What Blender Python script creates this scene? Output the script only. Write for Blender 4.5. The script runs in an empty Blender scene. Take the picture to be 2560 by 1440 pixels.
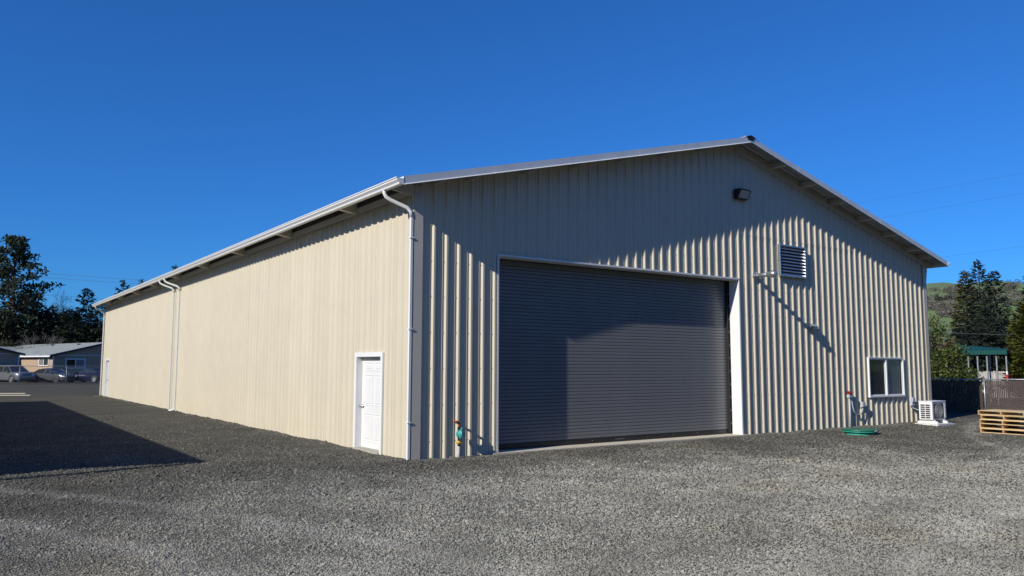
import bpy, bmesh, math, random
import numpy as np
from mathutils import Vector, Matrix, Euler
random.seed(7); rng = np.random.default_rng(7)
S = bpy.context.scene
COL = S.collection
R = math.radians

# ------------------------------------------------------------------ camera
CX, CY, CZ, YAW, PITCH, ROLL, FOC = -7.6149, -14.198, 1.8925, .6166, .0981, .0028, 1971.16
F_ = Vector((math.sin(YAW)*math.cos(PITCH), math.cos(YAW)*math.cos(PITCH), math.sin(PITCH)))
R0 = Vector((math.cos(YAW), -math.sin(YAW), 0)); U0 = R0.cross(F_)
R_ = math.cos(ROLL)*R0 + math.sin(ROLL)*U0; U_ = -math.sin(ROLL)*R0 + math.cos(ROLL)*U0
cam = bpy.data.cameras.new('camera'); camo = bpy.data.objects.new('camera', cam); COL.objects.link(camo)
m = Matrix((R_, U_, -F_)).transposed().to_4x4(); m.translation = (CX, CY, CZ); camo.matrix_world = m
cam.sensor_width = 36; cam.lens = FOC/2560*36; cam.clip_end = 6000; cam.clip_start = .1
S.camera = camo
def at(u, v, depth):
    """world point at a given distance in front of the viewpoint (used only to lay out the surroundings)"""
    w = F_ + R_*((u-1280)/FOC) + U_*((720-v)/FOC)
    return Vector((CX, CY, CZ)) + w*depth
def gat(u, depth, z=0.0):
    p = at(u, 900, depth); p.z = z; return p

# ------------------------------------------------------------------ light
SUN = Vector((4.55, .88, -2.61)).normalized()
EL = math.asin(-SUN.z); AZ = math.atan2(-SUN.x, -SUN.y)
w = bpy.data.worlds.new('World'); S.world = w; w.use_nodes = True
nt = w.node_tree; bg = nt.nodes['Background']
sky = nt.nodes.new('ShaderNodeTexSky'); sky.sky_type = 'NISHITA'; sky.sun_disc = False
sky.sun_elevation = EL; sky.sun_rotation = AZ % (2*math.pi); sky.altitude = 0
sky.air_density = 1.0; sky.dust_density = 0.0; sky.ozone_density = 8.0
gm = nt.nodes.new('ShaderNodeGamma'); gm.inputs[1].default_value = .88
mu = nt.nodes.new('ShaderNodeMix'); mu.data_type = 'RGBA'; mu.blend_type = 'MULTIPLY'; mu.inputs[0].default_value = 1; mu.inputs[7].default_value = (.235, .655, 1.13, 1)
nt.links.new(sky.outputs[0], gm.inputs[0]); nt.links.new(gm.outputs[0], mu.inputs[6]); nt.links.new(mu.outputs[2], bg.inputs[0])
bg.inputs[1].default_value = 0.132
sl = bpy.data.lights.new('sun', 'SUN'); sl.energy = 4.8; sl.angle = R(.53); sl.color = (1, .95, .86)
so = bpy.data.objects.new('sun', sl); COL.objects.link(so); so.rotation_euler = SUN.to_track_quat('-Z', 'Y').to_euler()
so.location = (-40, -20, 30)
S.view_settings.view_transform = 'Standard'; S.view_settings.look = 'None'
S.view_settings.exposure = 0; S.view_settings.gamma = 1
S.render.engine = 'CYCLES'
S.cycles.max_bounces = 6; S.cycles.diffuse_bounces = 3; S.cycles.glossy_bounces = 3; S.cycles.transparent_max_bounces = 8
S.cycles.use_denoising = True

# ------------------------------------------------------------------ materials
MATS = {}
def mat(name, col, rough=.5, metal=0., var=.0, scale=8., bump=0., bscale=40., spec=.5, col2=None, stretch=None, rand=0., detail=4., trans=0.):
    if name in MATS: return MATS[name]
    M = bpy.data.materials.new(name); M.use_nodes = True; N = M.node_tree.nodes; L = M.node_tree.links
    b = N['Principled BSDF']; b.inputs['Base Color'].default_value = (*col, 1); b.inputs['Roughness'].default_value = rough
    b.inputs['Metallic'].default_value = metal; b.inputs['Specular IOR Level'].default_value = spec
    if var or bump or col2:
        tc = N.new('ShaderNodeTexCoord'); mp = N.new('ShaderNodeMapping'); L.new(tc.outputs['Object'], mp.inputs[0])
        if stretch: mp.inputs['Scale'].default_value = stretch
    if var or col2:
        n = N.new('ShaderNodeTexNoise'); n.inputs['Scale'].default_value = scale; n.inputs['Detail'].default_value = detail
        L.new(mp.outputs[0], n.inputs['Vector'])
        cr = N.new('ShaderNodeValToRGB')
        c2 = col2 or tuple(c*(1+var) for c in col); c1 = col if col2 else tuple(c*(1-var) for c in col)
        cr.color_ramp.elements[0].position = .3; cr.color_ramp.elements[1].position = .7
        cr.color_ramp.elements[0].color = (*c1, 1); cr.color_ramp.elements[1].color = (*c2, 1)
        L.new(n.outputs['Fac'], cr.inputs[0]); out = cr.outputs[0]
        if rand:
            oi = N.new('ShaderNodeObjectInfo'); h = N.new('ShaderNodeHueSaturation'); mr = N.new('ShaderNodeMapRange')
            mr.inputs['To Min'].default_value = 1-rand; mr.inputs['To Max'].default_value = 1+rand
            L.new(oi.outputs['Random'], mr.inputs[0]); L.new(mr.outputs[0], h.inputs['Value']); L.new(out, h.inputs['Color']); out = h.outputs[0]
        L.new(out, b.inputs['Base Color'])
        rr = N.new('ShaderNodeMapRange'); rr.inputs['To Min'].default_value = max(0, rough-.08); rr.inputs['To Max'].default_value = min(1, rough+.08)
        L.new(n.outputs['Fac'], rr.inputs[0]); L.new(rr.outputs[0], b.inputs['Roughness'])
    if bump:
        n2 = N.new('ShaderNodeTexNoise'); n2.inputs['Scale'].default_value = bscale; n2.inputs['Detail'].default_value = 5
        L.new(mp.outputs[0], n2.inputs['Vector'])
        bp = N.new('ShaderNodeBump'); bp.inputs['Strength'].default_value = bump; bp.inputs['Distance'].default_value = .02
        L.new(n2.outputs['Fac'], bp.inputs['Height']); L.new(bp.outputs[0], b.inputs['Normal'])
    if trans: b.inputs['Transmission Weight'].default_value = trans
    MATS[name] = M; return M

cream = mat('cream_metal', (.61, .552, .420), .42, 0, .022, 1.1, .035, 1.6, rand=.02)
trimc = mat('cream_trim', (.56, .52, .44), .4, 0, .03, 2)
white = mat('white_painted_metal', (.76, .77, .76), .35, 0, .02, 3)
offw = mat('white_door_paint', (.72, .72, .70), .4, 0, .02, 4, .03, 60)
galv = mat('galvanised_steel', (.50, .53, .56), .33, .85, .10, 9, .04, 30)
galum = mat('silver_roof_metal', (.64, .66, .67), .38, .2, .05, 3, .05, 6)
roofm = mat('roof_sheet', (.40, .43, .45), .45, .5, .08, 3)
steelr = mat('roller_slat_paint', (.185, .188, .190), .30, 0, .04, 2, .02, 30)
black = mat('black_rubber', (.012, .012, .013), .6)
blackm = mat('black_metal', (.018, .018, .02), .4)
conc = mat('concrete', (.40, .37, .30), .85, 0, .15, 9, .2, 60)
concw = mat('pale_concrete', (.62, .61, .57), .8, 0, .08, 9, .1, 60)
chrome = mat('brushed_nickel', (.45, .44, .42), .25, 1)
glass = mat('dark_glass', (.02, .025, .03), .04, 0, spec=.8)
lens = mat('lamp_lens', (.42, .42, .40), .25)
teal = mat('teal_paint', (.03, .30, .30), .4, 0, .1, 30)
orange = mat('rusty_orange_fitting', (.40, .13, .03), .6, 0, .3, 60)
yellow = mat('yellow_handle', (.62, .38, .04), .45, 0, .1, 40)
greyp = mat('grey_pvc', (.42, .45, .48), .45, 0, .04, 10)
redp = mat('red_paint', (.22, .012, .014), .35, 0, .1, 20)
greenl = mat('green_plastic', (.012, .13, .075), .42, 0, .08, 14, .05, 80)
greenl2 = mat('green_plastic_bright', (.03, .36, .26), .4, 0, .06, 14)
pallw = mat('pallet_wood', (.50, .35, .17), .75, 0, scale=2.5, col2=(.66, .50, .27), stretch=(14, 1.5, 14), bump=.2, bscale=20, rand=.16)
pallb = mat('pallet_block_wood', (.36, .20, .09), .8, 0, scale=6, col2=(.52, .32, .15), bump=.2, rand=.15)
slatb = mat('brown_privacy_slat', (.060, .040, .035), .55, 0, .18, 14)
wirem = mat('galvanised_wire', (.24, .23, .22), .45, .4)
postm = mat('galvanised_post', (.40, .42, .45), .4, .6, .08, 10)
woodf = mat('weathered_fence_board', (.40, .37, .32), .85, 0, scale=3, col2=(.55, .51, .45), stretch=(8, 8, 1), rand=.22)
ctop = mat('green_roof_metal', (.008, .070, .062), .6, 0, .06, 3, spec=.2)
tyre = mat('tyre_rubber', (.018, .018, .018), .75)
rimm = mat('alloy_rim', (.55, .56, .58), .3, .7)
rimd = mat('dark_rim', (.08, .08, .085), .4, .4)
asph = mat('asphalt', (.05, .05, .052), .9, 0, .2, 3, .3, 80)

# ------------------------------------------------------------------ mesh building
class MB:
    def __init__(s): s.v = []; s.f = []; s.sm = []
    def add(s, vs, fs, smooth=False):
        o = len(s.v); s.v.extend([tuple(x) for x in vs]); s.f.extend([tuple(i+o for i in f) for f in fs]); s.sm.extend([smooth]*len(fs)); return s
    def box(s, x0, y0, z0, x1, y1, z1, M=None):
        vs = [Vector((x, y, z)) for z in (z0, z1) for y in (y0, y1) for x in (x0, x1)]
        if M is not None: vs = [M @ v for v in vs]
        return s.add(vs, [(0, 2, 3, 1), (4, 5, 7, 6), (0, 1, 5, 4), (2, 6, 7, 3), (0, 4, 6, 2), (1, 3, 7, 5)])
    def bar(s, a, b, wd, ht, up=Vector((0, 0, 1))):
        a = Vector(a); b = Vector(b); d = (b-a).normalized(); x = d.cross(up)
        if x.length < 1e-4: x = Vector((1, 0, 0))
        x.normalize(); u = x.cross(d)
        vs = [p + x*sx*wd/2 + u*sz*ht/2 for p in (a, b) for sx, sz in ((-1, -1), (1, -1), (1, 1), (-1, 1))]
        return s.add(vs, [(3, 2, 1, 0), (4, 5, 6, 7), (0, 1, 5, 4), (1, 2, 6, 5), (2, 3, 7, 6), (3, 0, 4, 7)])
    def tube(s, pts, r, n=8, cap=True, smooth=True):
        pts = [Vector(p) for p in pts]; rs = r if isinstance(r, (list, tuple)) else [r]*len(pts)
        vs = []; prev = None
        for i, p in enumerate(pts):
            d = (pts[min(i+1, len(pts)-1)] - pts[max(i-1, 0)])
            d = d.normalized() if d.length > 1e-9 else Vector((0, 0, 1))
            if prev is None:
                x = d.orthogonal().normalized()
            else:
                x = (prev - d*prev.dot(d)); x = x.normalized() if x.length > 1e-6 else d.orthogonal().normalized()
            prev = x; y = d.cross(x)
            for k in range(n):
                t = 2*math.pi*k/n; vs.append(p + (x*math.cos(t) + y*math.sin(t))*rs[i])
        fs = [(i*n+k, i*n+(k+1) % n, (i+1)*n+(k+1) % n, (i+1)*n+k) for i in range(len(pts)-1) for k in range(n)]
        s.add(vs, fs, smooth)
        if cap:
            o = len(s.v)-len(vs); s.f.append(tuple(o+k for k in reversed(range(n)))); s.f.append(tuple(o+(len(pts)-1)*n+k for k in range(n))); s.sm += [False, False]
        return s
    def extrude(s, poly, a, b, M=None, cap=True, smooth=False):
        """poly: 2-D outline placed by the function a(p) and b(p)"""
        n = len(poly); vs = [a(p) for p in poly] + [b(p) for p in poly]
        if M is not None: vs = [M @ Vector(v) for v in vs]
        fs = [(k, (k+1) % n, n+(k+1) % n, n+k) for k in range(n)]
        s.add(vs, fs, smooth)
        if cap:
            o = len(s.v)-2*n; s.f.append(tuple(o+k for k in reversed(range(n)))); s.f.append(tuple(o+n+k for k in range(n))); s.sm += [False, False]
        return s
    def lathe(s, prof, c=(0, 0, 0), axis='z', n=20, smooth=True):
        c = Vector(c); vs = []
        for r, h in prof:
            for k in range(n):
                t = 2*math.pi*k/n; a, b = r*math.cos(t), r*math.sin(t)
                vs.append(c + Vector({'z': (a, b, h), 'y': (a, h, -b), 'x': (h, a, b)}[axis]))
        fs = [(i*n+k, i*n+(k+1) % n, (i+1)*n+(k+1) % n, (i+1)*n+k) for i in range(len(prof)-1) for k in range(n)]
        s.add(vs, fs, smooth); o = len(s.v)-len(vs)
        if prof[0][0] > 1e-6: s.f.append(tuple(o+k for k in reversed(range(n)))); s.sm.append(False)
        if prof[-1][0] > 1e-6: s.f.append(tuple(o+(len(prof)-1)*n+k for k in range(n))); s.sm.append(False)
        return s
    def mesh(s, name, m):
        me = bpy.data.meshes.new(name); me.from_pydata(s.v, [], s.f)
        me.polygons.foreach_set('use_smooth', s.sm); me.materials.append(m); me.update(); return me
    def build(s, name, m, parent=None, bevel=0.):
        return link(name, s.mesh(name, m), parent, bevel)
def link(name, me, parent=None, bevel=0.):
    o = bpy.data.objects.new(name, me); COL.objects.link(o)
    if parent is not None: o.parent = parent
    if bevel:
        b = o.modifiers.new('bevel', 'BEVEL'); b.width = bevel; b.segments = 2; b.limit_method = 'ANGLE'
    return o
def np_mesh(name, V, Fq, m, k=4):
    me = bpy.data.meshes.new(name); V = np.asarray(V, np.float32); Fq = np.asarray(Fq, np.int32)
    me.vertices.add(len(V)); me.vertices.foreach_set('co', V.ravel())
    me.loops.add(Fq.size); me.loops.foreach_set('vertex_index', Fq.ravel())
    me.polygons.add(len(Fq)); me.polygons.foreach_set('loop_start', np.arange(0, Fq.size, k, dtype=np.int32))
    me.materials.append(m); me.update(calc_edges=True); return me
def tag(o, label, cat, group=None):
    o['label'] = label; o['category'] = cat
    if group: o['group'] = group
    return o
def thing(name, label, cat, loc=(0, 0, 0), rz=0., group=None):
    o = bpy.data.objects.new(name, None); COL.objects.link(o); o.location = loc; o.rotation_euler = (0, 0, rz); o.empty_display_size = .3
    return tag(o, label, cat, group)
def structure(o): o['kind'] = 'structure'; return o
def stuff(o): o['kind'] = 'stuff'; return o
def dup(root, loc, rz, label=None):
    r = root.copy(); COL.objects.link(r); r.location = loc; r.rotation_euler = (0, 0, rz)
    if label: r['label'] = label
    for ch in list(root.children):
        c = ch.copy(); COL.objects.link(c); c.parent = r
        for g in list(ch.children):
            d = g.copy(); COL.objects.link(d); d.parent = c
    return r

# ================================================================== ground
W, L, H = 20.336, 39.7, 5.56
EO, OV = .565, .565                 # eave and rake overhang
RB = 8.0933; EB = 5.433              # rake trim lower edge at peak / at eave
SL = (RB-EB)/(W/2+EO)
def nz(x, y, s, seed=0):
    """cheap smooth value noise"""
    x = np.asarray(x)/s; y = np.asarray(y)/s; xi = np.floor(x).astype(int); yi = np.floor(y).astype(int); fx = x-xi; fy = y-yi
    fx = fx*fx*(3-2*fx); fy = fy*fy*(3-2*fy)
    def h(a, b):
        n = (a*374761393 + b*668265263 + seed*974634777) & 0x7fffffff; n = ((n ^ (n >> 13))*1274126177) & 0x7fffffff
        return ((n ^ (n >> 16)) & 0xffff)/65535.
    return (h(xi, yi)*(1-fx)+h(xi+1, yi)*fx)*(1-fy)+(h(xi, yi+1)*(1-fx)+h(xi+1, yi+1)*fx)*fy
def ground_h(x, y):
    x = np.asarray(x, float); y = np.asarray(y, float)
    near = np.clip(1.3-np.hypot(x-3, y-3)/60, 0, 1)
    h = (nz(x, y, 3.1, 1)-.5)*.05*near + (nz(x, y, 1.1, 2)-.5)*.022*near + (nz(x, y, 9, 5)-.5)*.05*near
    dx = np.maximum(np.maximum(-x, x-W), 0); dy = np.maximum(np.maximum(-y, y-L), 0); d = np.hypot(dx, dy)
    clear = np.exp(-(d/.9)**2)
    h = h*(1-clear) + clear*((nz(x, y, .8, 3))*.045-.012)
    door = (x > 1.9) & (x < 10.4) & (y > -.7) & (y < 1)     # the approach to the roller door is swept
    h = np.where(door, np.minimum(h, .012), h)
    sd = (x < 0) & (x > -.5) & (y > 1.1) & (y < 2.9); h = np.where(sd, np.minimum(h, .012), h)
    return h
def axis(lo, hi, step, far):
    a = list(np.arange(lo, hi+1e-6, step)); d = step; x = hi
    while x < far: d *= 1.28; x += d; a.append(x)
    d = step; x = lo
    while x > -far: d *= 1.28; x -= d; a.insert(0, x)
    return np.array(a)
gx = axis(-11, 24, .22, 3600); gy = axis(-9, 14, .22, 3600)
X, Y = np.meshgrid(gx, gy); Z = ground_h(X, Y)
V = np.stack([X.ravel(), Y.ravel(), Z.ravel()], 1); nx = len(gx); ny = len(gy)
I = np.arange(nx*ny).reshape(ny, nx)
Fq = np.stack([I[:-1, :-1].ravel(), I[:-1, 1:].ravel(), I[1:, 1:].ravel(), I[1:, :-1].ravel()], 1)

def grazing_shade_mask(N, Lk, P):
    """1 on the yard in front, 0 beyond, where stone-gap shade is coloured in"""
    mp = N.new('ShaderNodeMapping'); mp.inputs['Location'].default_value = (-1.0/13, 10.5/9, 0); mp.inputs['Scale'].default_value = (1/13, 1/9, 0); Lk.new(P, mp.inputs[0])
    le = N.new('ShaderNodeVectorMath'); le.operation = 'LENGTH'; Lk.new(mp.outputs[0], le.inputs[0])
    no = N.new('ShaderNodeTexNoise'); no.inputs['Scale'].default_value = .35; no.inputs['Detail'].default_value = 6; Lk.new(P, no.inputs['Vector'])
    ad = N.new('ShaderNodeMath'); ad.operation = 'MULTIPLY_ADD'; ad.inputs[1].default_value = 1.1; Lk.new(no.outputs['Fac'], ad.inputs[0]); Lk.new(le.outputs['Value'], ad.inputs[2])
    mr = N.new('ShaderNodeMapRange'); mr.interpolation_type = 'SMOOTHSTEP'; mr.inputs['From Min'].default_value = 1.75; mr.inputs['From Max'].default_value = 1.2; Lk.new(ad.outputs[0], mr.inputs[0]); return mr.outputs[0]
def tracks(N, Lk, P):
    """paler wheel tracks swinging through the yard: a factor for the colour"""
    out = None
    for (cx_, cy_, r0) in ((9, -46, 35.2), (9, -46, 37.0), (30, -30, 28.5), (30, -30, 30.2), (-30, -14, 25.6), (-30, -14, 27.3)):
        sb = N.new('ShaderNodeVectorMath'); sb.operation = 'SUBTRACT'; sb.inputs[1].default_value = (cx_, cy_, 0); Lk.new(P, sb.inputs[0])
        le = N.new('ShaderNodeVectorMath'); le.operation = 'LENGTH'; Lk.new(sb.outputs[0], le.inputs[0])
        no = N.new('ShaderNodeTexNoise'); no.inputs['Scale'].default_value = .7; no.inputs['Detail'].default_value = 5; Lk.new(P, no.inputs['Vector'])
        a = N.new('ShaderNodeMath'); a.operation = 'SUBTRACT'; a.inputs[1].default_value = r0; Lk.new(le.outputs['Value'], a.inputs[0])
        a1 = N.new('ShaderNodeMath'); a1.operation = 'MULTIPLY_ADD'; a1.inputs[1].default_value = 1.2; a1.inputs[2].default_value = -.6; Lk.new(no.outputs['Fac'], a1.inputs[0])
        a2 = N.new('ShaderNodeMath'); a2.operation = 'ADD'; Lk.new(a.outputs[0], a2.inputs[0]); Lk.new(a1.outputs[0], a2.inputs[1])
        ab = N.new('ShaderNodeMath'); ab.operation = 'ABSOLUTE'; Lk.new(a2.outputs[0], ab.inputs[0])
        mr = N.new('ShaderNodeMapRange'); mr.interpolation_type = 'SMOOTHSTEP'; mr.inputs['From Min'].default_value = .30; mr.inputs['From Max'].default_value = .02; mr.inputs['To Max'].default_value = .26; Lk.new(ab.outputs[0], mr.inputs[0])
        if out is None: out = mr.outputs[0]
        else:
            ad = N.new('ShaderNodeMath'); ad.operation = 'MAXIMUM'; Lk.new(out, ad.inputs[0]); Lk.new(mr.outputs[0], ad.inputs[1]); out = ad.outputs[0]
    return out
def ground_material():
    M = bpy.data.materials.new('gravel_ground'); M.use_nodes = True; N = M.node_tree.nodes; Lk = M.node_tree.links
    b = N['Principled BSDF']; b.inputs['Roughness'].default_value = 1; b.inputs['Specular IOR Level'].default_value = 0
    tc = N.new('ShaderNodeTexCoord'); P = tc.outputs['Object']
    def noise(sc, det=4, st=None):
        n = N.new('ShaderNodeTexNoise'); n.inputs['Scale'].default_value = sc; n.inputs['Detail'].default_value = det
        if st:
            mp = N.new('ShaderNodeMapping'); mp.inputs['Scale'].default_value = st; mp.inputs['Rotation'].default_value = (0, 0, .35); Lk.new(P, mp.inputs[0]); Lk.new(mp.outputs[0], n.inputs['Vector'])
        else: Lk.new(P, n.inputs['Vector'])
        return n.outputs['Fac']
    def ramp(f, p0, p1, c0, c1):
        r = N.new('ShaderNodeValToRGB'); r.color_ramp.elements[0].position = p0; r.color_ramp.elements[1].position = p1
        r.color_ramp.elements[0].color = (*c0, 1); r.color_ramp.elements[1].color = (*c1, 1); Lk.new(f, r.inputs[0]); return r.outputs[0]
    def mix(f, a, c, mode='MIX'):
        x = N.new('ShaderNodeMix'); x.data_type = 'RGBA'; x.blend_type = mode
        if isinstance(f, float): x.inputs[0].default_value = f
        else: Lk.new(f, x.inputs[0])
        Lk.new(a, x.inputs[6]); Lk.new(c, x.inputs[7]) if not isinstance(c, tuple) else setattr(x.inputs[7], 'default_value', (*c, 1)); return x.outputs[2]
    vo = N.new('ShaderNodeTexVoronoi'); vo.inputs['Scale'].default_value = 42; vo.feature = 'F1'; Lk.new(P, vo.inputs['Vector'])
    sep = N.new('ShaderNodeSeparateColor'); Lk.new(vo.outputs['Color'], sep.inputs[0])
    stones = ramp(sep.outputs[0], .0, 1., (.18, .174, .150), (.38, .365, .315))
    fine = ramp(noise(150, 3), .35, .7, (.19, .183, .158), (.31, .297, .255))
    c = mix(.5, stones, fine)
    c = mix(ramp(noise(.55, 5, (1, 2.6, 1)), .52, .72, (0, 0, 0), (.5, .5, .5)), c, (.28, .248, .185))
    c = mix(ramp(noise(.21, 4, (1, 3.4, 1)), .44, .6, (0, 0, 0), (.5, .5, .5)), c, (.165, .160, .142))
    c = mix(ramp(noise(2.6, 5), .66, .76, (0, 0, 0), (.45, .45, .45)), c, (.26, .22, .165))
    c = mix(grazing_shade_mask(N, Lk, P), mix(1.0, c, (.40, .40, .40), 'MULTIPLY'), mix(1.0, c, (.56, .55, .53), 'MULTIPLY'))  # base sheet also darkened for shade in the gaps between stones
    c = mix(tracks(N, Lk, P), c, (.42, .40, .345))
    ln = N.new('ShaderNodeVectorMath'); ln.operation = 'LENGTH'; Lk.new(P, ln.inputs[0])
    mr = N.new('ShaderNodeMapRange'); mr.inputs['From Min'].default_value = 110; mr.inputs['From Max'].default_value = 170; Lk.new(ln.outputs['Value'], mr.inputs[0])
    grass = ramp(noise(.02, 5), .35, .65, (.05, .085, .022), (.085, .10, .04))
    c = mix(mr.outputs[0], c, grass)
    Lk.new(c, b.inputs['Base Color'])
    b1 = N.new('ShaderNodeBump'); b1.inputs['Strength'].default_value = .8; b1.inputs['Distance'].default_value = .012; b1.invert = True; Lk.new(vo.outputs['Distance'], b1.inputs['Height'])
    b2 = N.new('ShaderNodeBump'); b2.inputs['Strength'].default_value = .6; b2.inputs['Distance'].default_value = .02; Lk.new(noise(26, 6), b2.inputs['Height']); Lk.new(b1.outputs[0], b2.inputs['Normal'])
    Lk.new(b2.outputs[0], b.inputs['Normal'])
    return M
gme = np_mesh('ground', V, Fq, ground_material()); gme.polygons.foreach_set('use_smooth', [True]*len(gme.polygons))
structure(link('ground', gme))

# loose stones, densest where the viewpoint shows single stones
def gravel():
    def pick(n, d0, d1, bias):
        t = rng.random(n)**bias; dep = d0*(d1/d0)**t; u = (rng.random(n)*1.16-.58)
        lat = u*2*dep*.68
        fx, fy = math.sin(YAW), math.cos(YAW)
        return np.stack([CX+fx*dep+fy*lat, CY+fy*dep-fx*lat], 1)
    A = pick(500000, 6.0, 30, 1.3)
    # banked along the walls
    k = 9000; yb = -np.abs(rng.normal(0, .22, k))-.02; xb = rng.random(k)*W; k2 = 12000
    B = np.stack([xb, yb], 1); B = B[~((B[:, 0] > 1.9) & (B[:, 0] < 10.3))]
    C = np.stack([-np.abs(rng.normal(0, .25, k2))-.02, rng.random(k2)**1.5*L], 1)
    P = np.concatenate([A, B, C]); nA = len(A)
    inside = (P[:, 0] > -.03) & (P[:, 0] < W+.03) & (P[:, 1] > -.03) & (P[:, 1] < L)
    sill = (P[:, 0] > 2.0) & (P[:, 0] < 10.2) & (P[:, 1] > -.16) & (P[:, 1] < 1)
    sd = (P[:, 0] > -.12) & (P[:, 1] > 1.3) & (P[:, 1] < 2.7)
    keep = ~(inside | sill | sd)
    cl = nz(P[:, 0], P[:, 1], 1.7, 11)*.6+nz(P[:, 0], P[:, 1], .5, 12)*.4
    keep &= rng.random(len(P)) < np.clip(.62+cl*.6, 0, 1)
    P = P[keep]; n = len(P)
    dep = (P[:, 0]-CX)*math.sin(YAW)+(P[:, 1]-CY)*math.cos(YAW)
    size = .0057*np.exp(rng.normal(0, .38, n))*np.clip(dep/9, .9, 1.6)
    Zp = ground_h(P[:, 0], P[:, 1])+size*.35
    me = bpy.data.meshes.new('gravel'); me.vertices.add(n); me.vertices.foreach_set('co', np.column_stack([P, Zp]).astype(np.float32).ravel())
    at_ = me.attributes.new('size', 'FLOAT', 'POINT'); at_.data.foreach_set('value', size.astype(np.float32))
    o = link('gravel', me); stuff(o)
    M = bpy.data.materials.new('crushed_stone'); M.use_nodes = True; N = M.node_tree.nodes; Lk = M.node_tree.links
    b = N['Principled BSDF']; b.inputs['Roughness'].default_value = .95; b.inputs['Specular IOR Level'].default_value = .05
    oi = N.new('ShaderNodeObjectInfo'); cr = N.new('ShaderNodeValToRGB'); cr.color_ramp.elements[0].color = (.225, .217, .185, 1); cr.color_ramp.elements[1].color = (.50, .485, .42, 1)
    e = cr.color_ramp.elements.new(.5); e.color = (.30, .29, .243, 1); e = cr.color_ramp.elements.new(.985); e.color = (.355, .343, .288, 1)
    Lk.new(oi.outputs['Random'], cr.inputs[0])
    mk = grazing_shade_mask(N, Lk, oi.outputs['Location']); mx_ = N.new('ShaderNodeMix'); mx_.data_type = 'RGBA'; Lk.new(mk, mx_.inputs[0]); Lk.new(cr.outputs[0], mx_.inputs[7])
    dk = N.new('ShaderNodeMix'); dk.data_type = 'RGBA'; dk.blend_type = 'MULTIPLY'; dk.inputs[0].default_value = 1; dk.inputs[7].default_value = (.46, .46, .46, 1); Lk.new(cr.outputs[0], dk.inputs[6]); Lk.new(dk.outputs[2], mx_.inputs[6])  # stones beyond the yard darkened for shade between them at a flat view
    tm = N.new('ShaderNodeMix'); tm.data_type = 'RGBA'; Lk.new(tracks(N, Lk, oi.outputs['Location']), tm.inputs[0]); Lk.new(mx_.outputs[2], tm.inputs[6]); tm.inputs[7].default_value = (.42, .40, .345, 1)
    no = N.new('ShaderNodeTexNoise'); no.inputs['Scale'].default_value = .42; no.inputs['Detail'].default_value = 7; Lk.new(oi.outputs['Location'], no.inputs['Vector'])
    r2 = N.new('ShaderNodeMapRange'); r2.inputs['From Min'].default_value = .54; r2.inputs['From Max'].default_value = .72; r2.inputs['To Max'].default_value = .38; Lk.new(no.outputs['Fac'], r2.inputs[0])
    br = N.new('ShaderNodeMix'); br.data_type = 'RGBA'; br.blend_type = 'MULTIPLY'; Lk.new(r2.outputs[0], br.inputs[0]); Lk.new(tm.outputs[2], br.inputs[6]); br.inputs[7].default_value = (.98, .84, .62, 1)
    no2 = N.new('ShaderNodeTexNoise'); no2.inputs['Scale'].default_value = .9; no2.inputs['Detail'].default_value = 6; Lk.new(oi.outputs['Location'], no2.inputs['Vector'])
    r3 = N.new('ShaderNodeMapRange'); r3.inputs['From Min'].default_value = .36; r3.inputs['From Max'].default_value = .64; r3.inputs['To Min'].default_value = .86; r3.inputs['To Max'].default_value = 1.22; Lk.new(no2.outputs['Fac'], r3.inputs[0])
    vs = N.new('ShaderNodeVectorMath'); vs.operation = 'SCALE'; Lk.new(br.outputs[2], vs.inputs[0]); Lk.new(r3.outputs[0], vs.inputs['Scale'])
    Lk.new(vs.outputs[0], b.inputs['Base Color'])
    g = bpy.data.node_groups.new('scatter_stones', 'GeometryNodeTree')
    g.interface.new_socket('Geometry', in_out='INPUT', socket_type='NodeSocketGeometry'); g.interface.new_socket('Geometry', in_out='OUTPUT', socket_type='NodeSocketGeometry')
    n_ = g.nodes; l_ = g.links; gi = n_.new('NodeGroupInput'); go = n_.new('NodeGroupOutput')
    ip = n_.new('GeometryNodeInstanceOnPoints'); jn = n_.new('GeometryNodeJoinGeometry')
    for k in range(4):
        ico = n_.new('GeometryNodeMeshIcoSphere'); ico.inputs['Radius'].default_value = 1; ico.inputs['Subdivisions'].default_value = 1
        rv = n_.new('FunctionNodeRandomValue'); rv.data_type = 'FLOAT_VECTOR'; rv.inputs[0].default_value = (-.45,)*3; rv.inputs[1].default_value = (.45,)*3; rv.inputs['Seed'].default_value = 31*k+5
        sp = n_.new('GeometryNodeSetPosition'); l_.new(ico.outputs['Mesh'], sp.inputs['Geometry']); l_.new(rv.outputs[0], sp.inputs['Offset'])
        tr = n_.new('GeometryNodeTransform'); tr.inputs['Scale'].default_value = [(1.3, .9, .65), (1, 1.2, .8), (1.5, .8, .7), (.9, 1, .9)][k]; l_.new(sp.outputs[0], tr.inputs['Geometry'])
        sm = n_.new('GeometryNodeSetMaterial'); sm.inputs['Material'].default_value = M; l_.new(tr.outputs[0], sm.inputs['Geometry'])
        gti = n_.new('GeometryNodeGeometryToInstance'); l_.new(sm.outputs[0], gti.inputs[0]); l_.new(gti.outputs[0], jn.inputs[0])
    na = n_.new('GeometryNodeInputNamedAttribute'); na.data_type = 'FLOAT'; na.inputs['Name'].default_value = 'size'
    rr = n_.new('FunctionNodeRandomValue'); rr.data_type = 'FLOAT_VECTOR'; rr.inputs[0].default_value = (-.6, -.6, 0); rr.inputs[1].default_value = (.6, .6, 6.283)
    l_.new(gi.outputs[0], ip.inputs['Points']); l_.new(jn.outputs[0], ip.inputs['Instance']); ip.inputs['Pick Instance'].default_value = True
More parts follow.
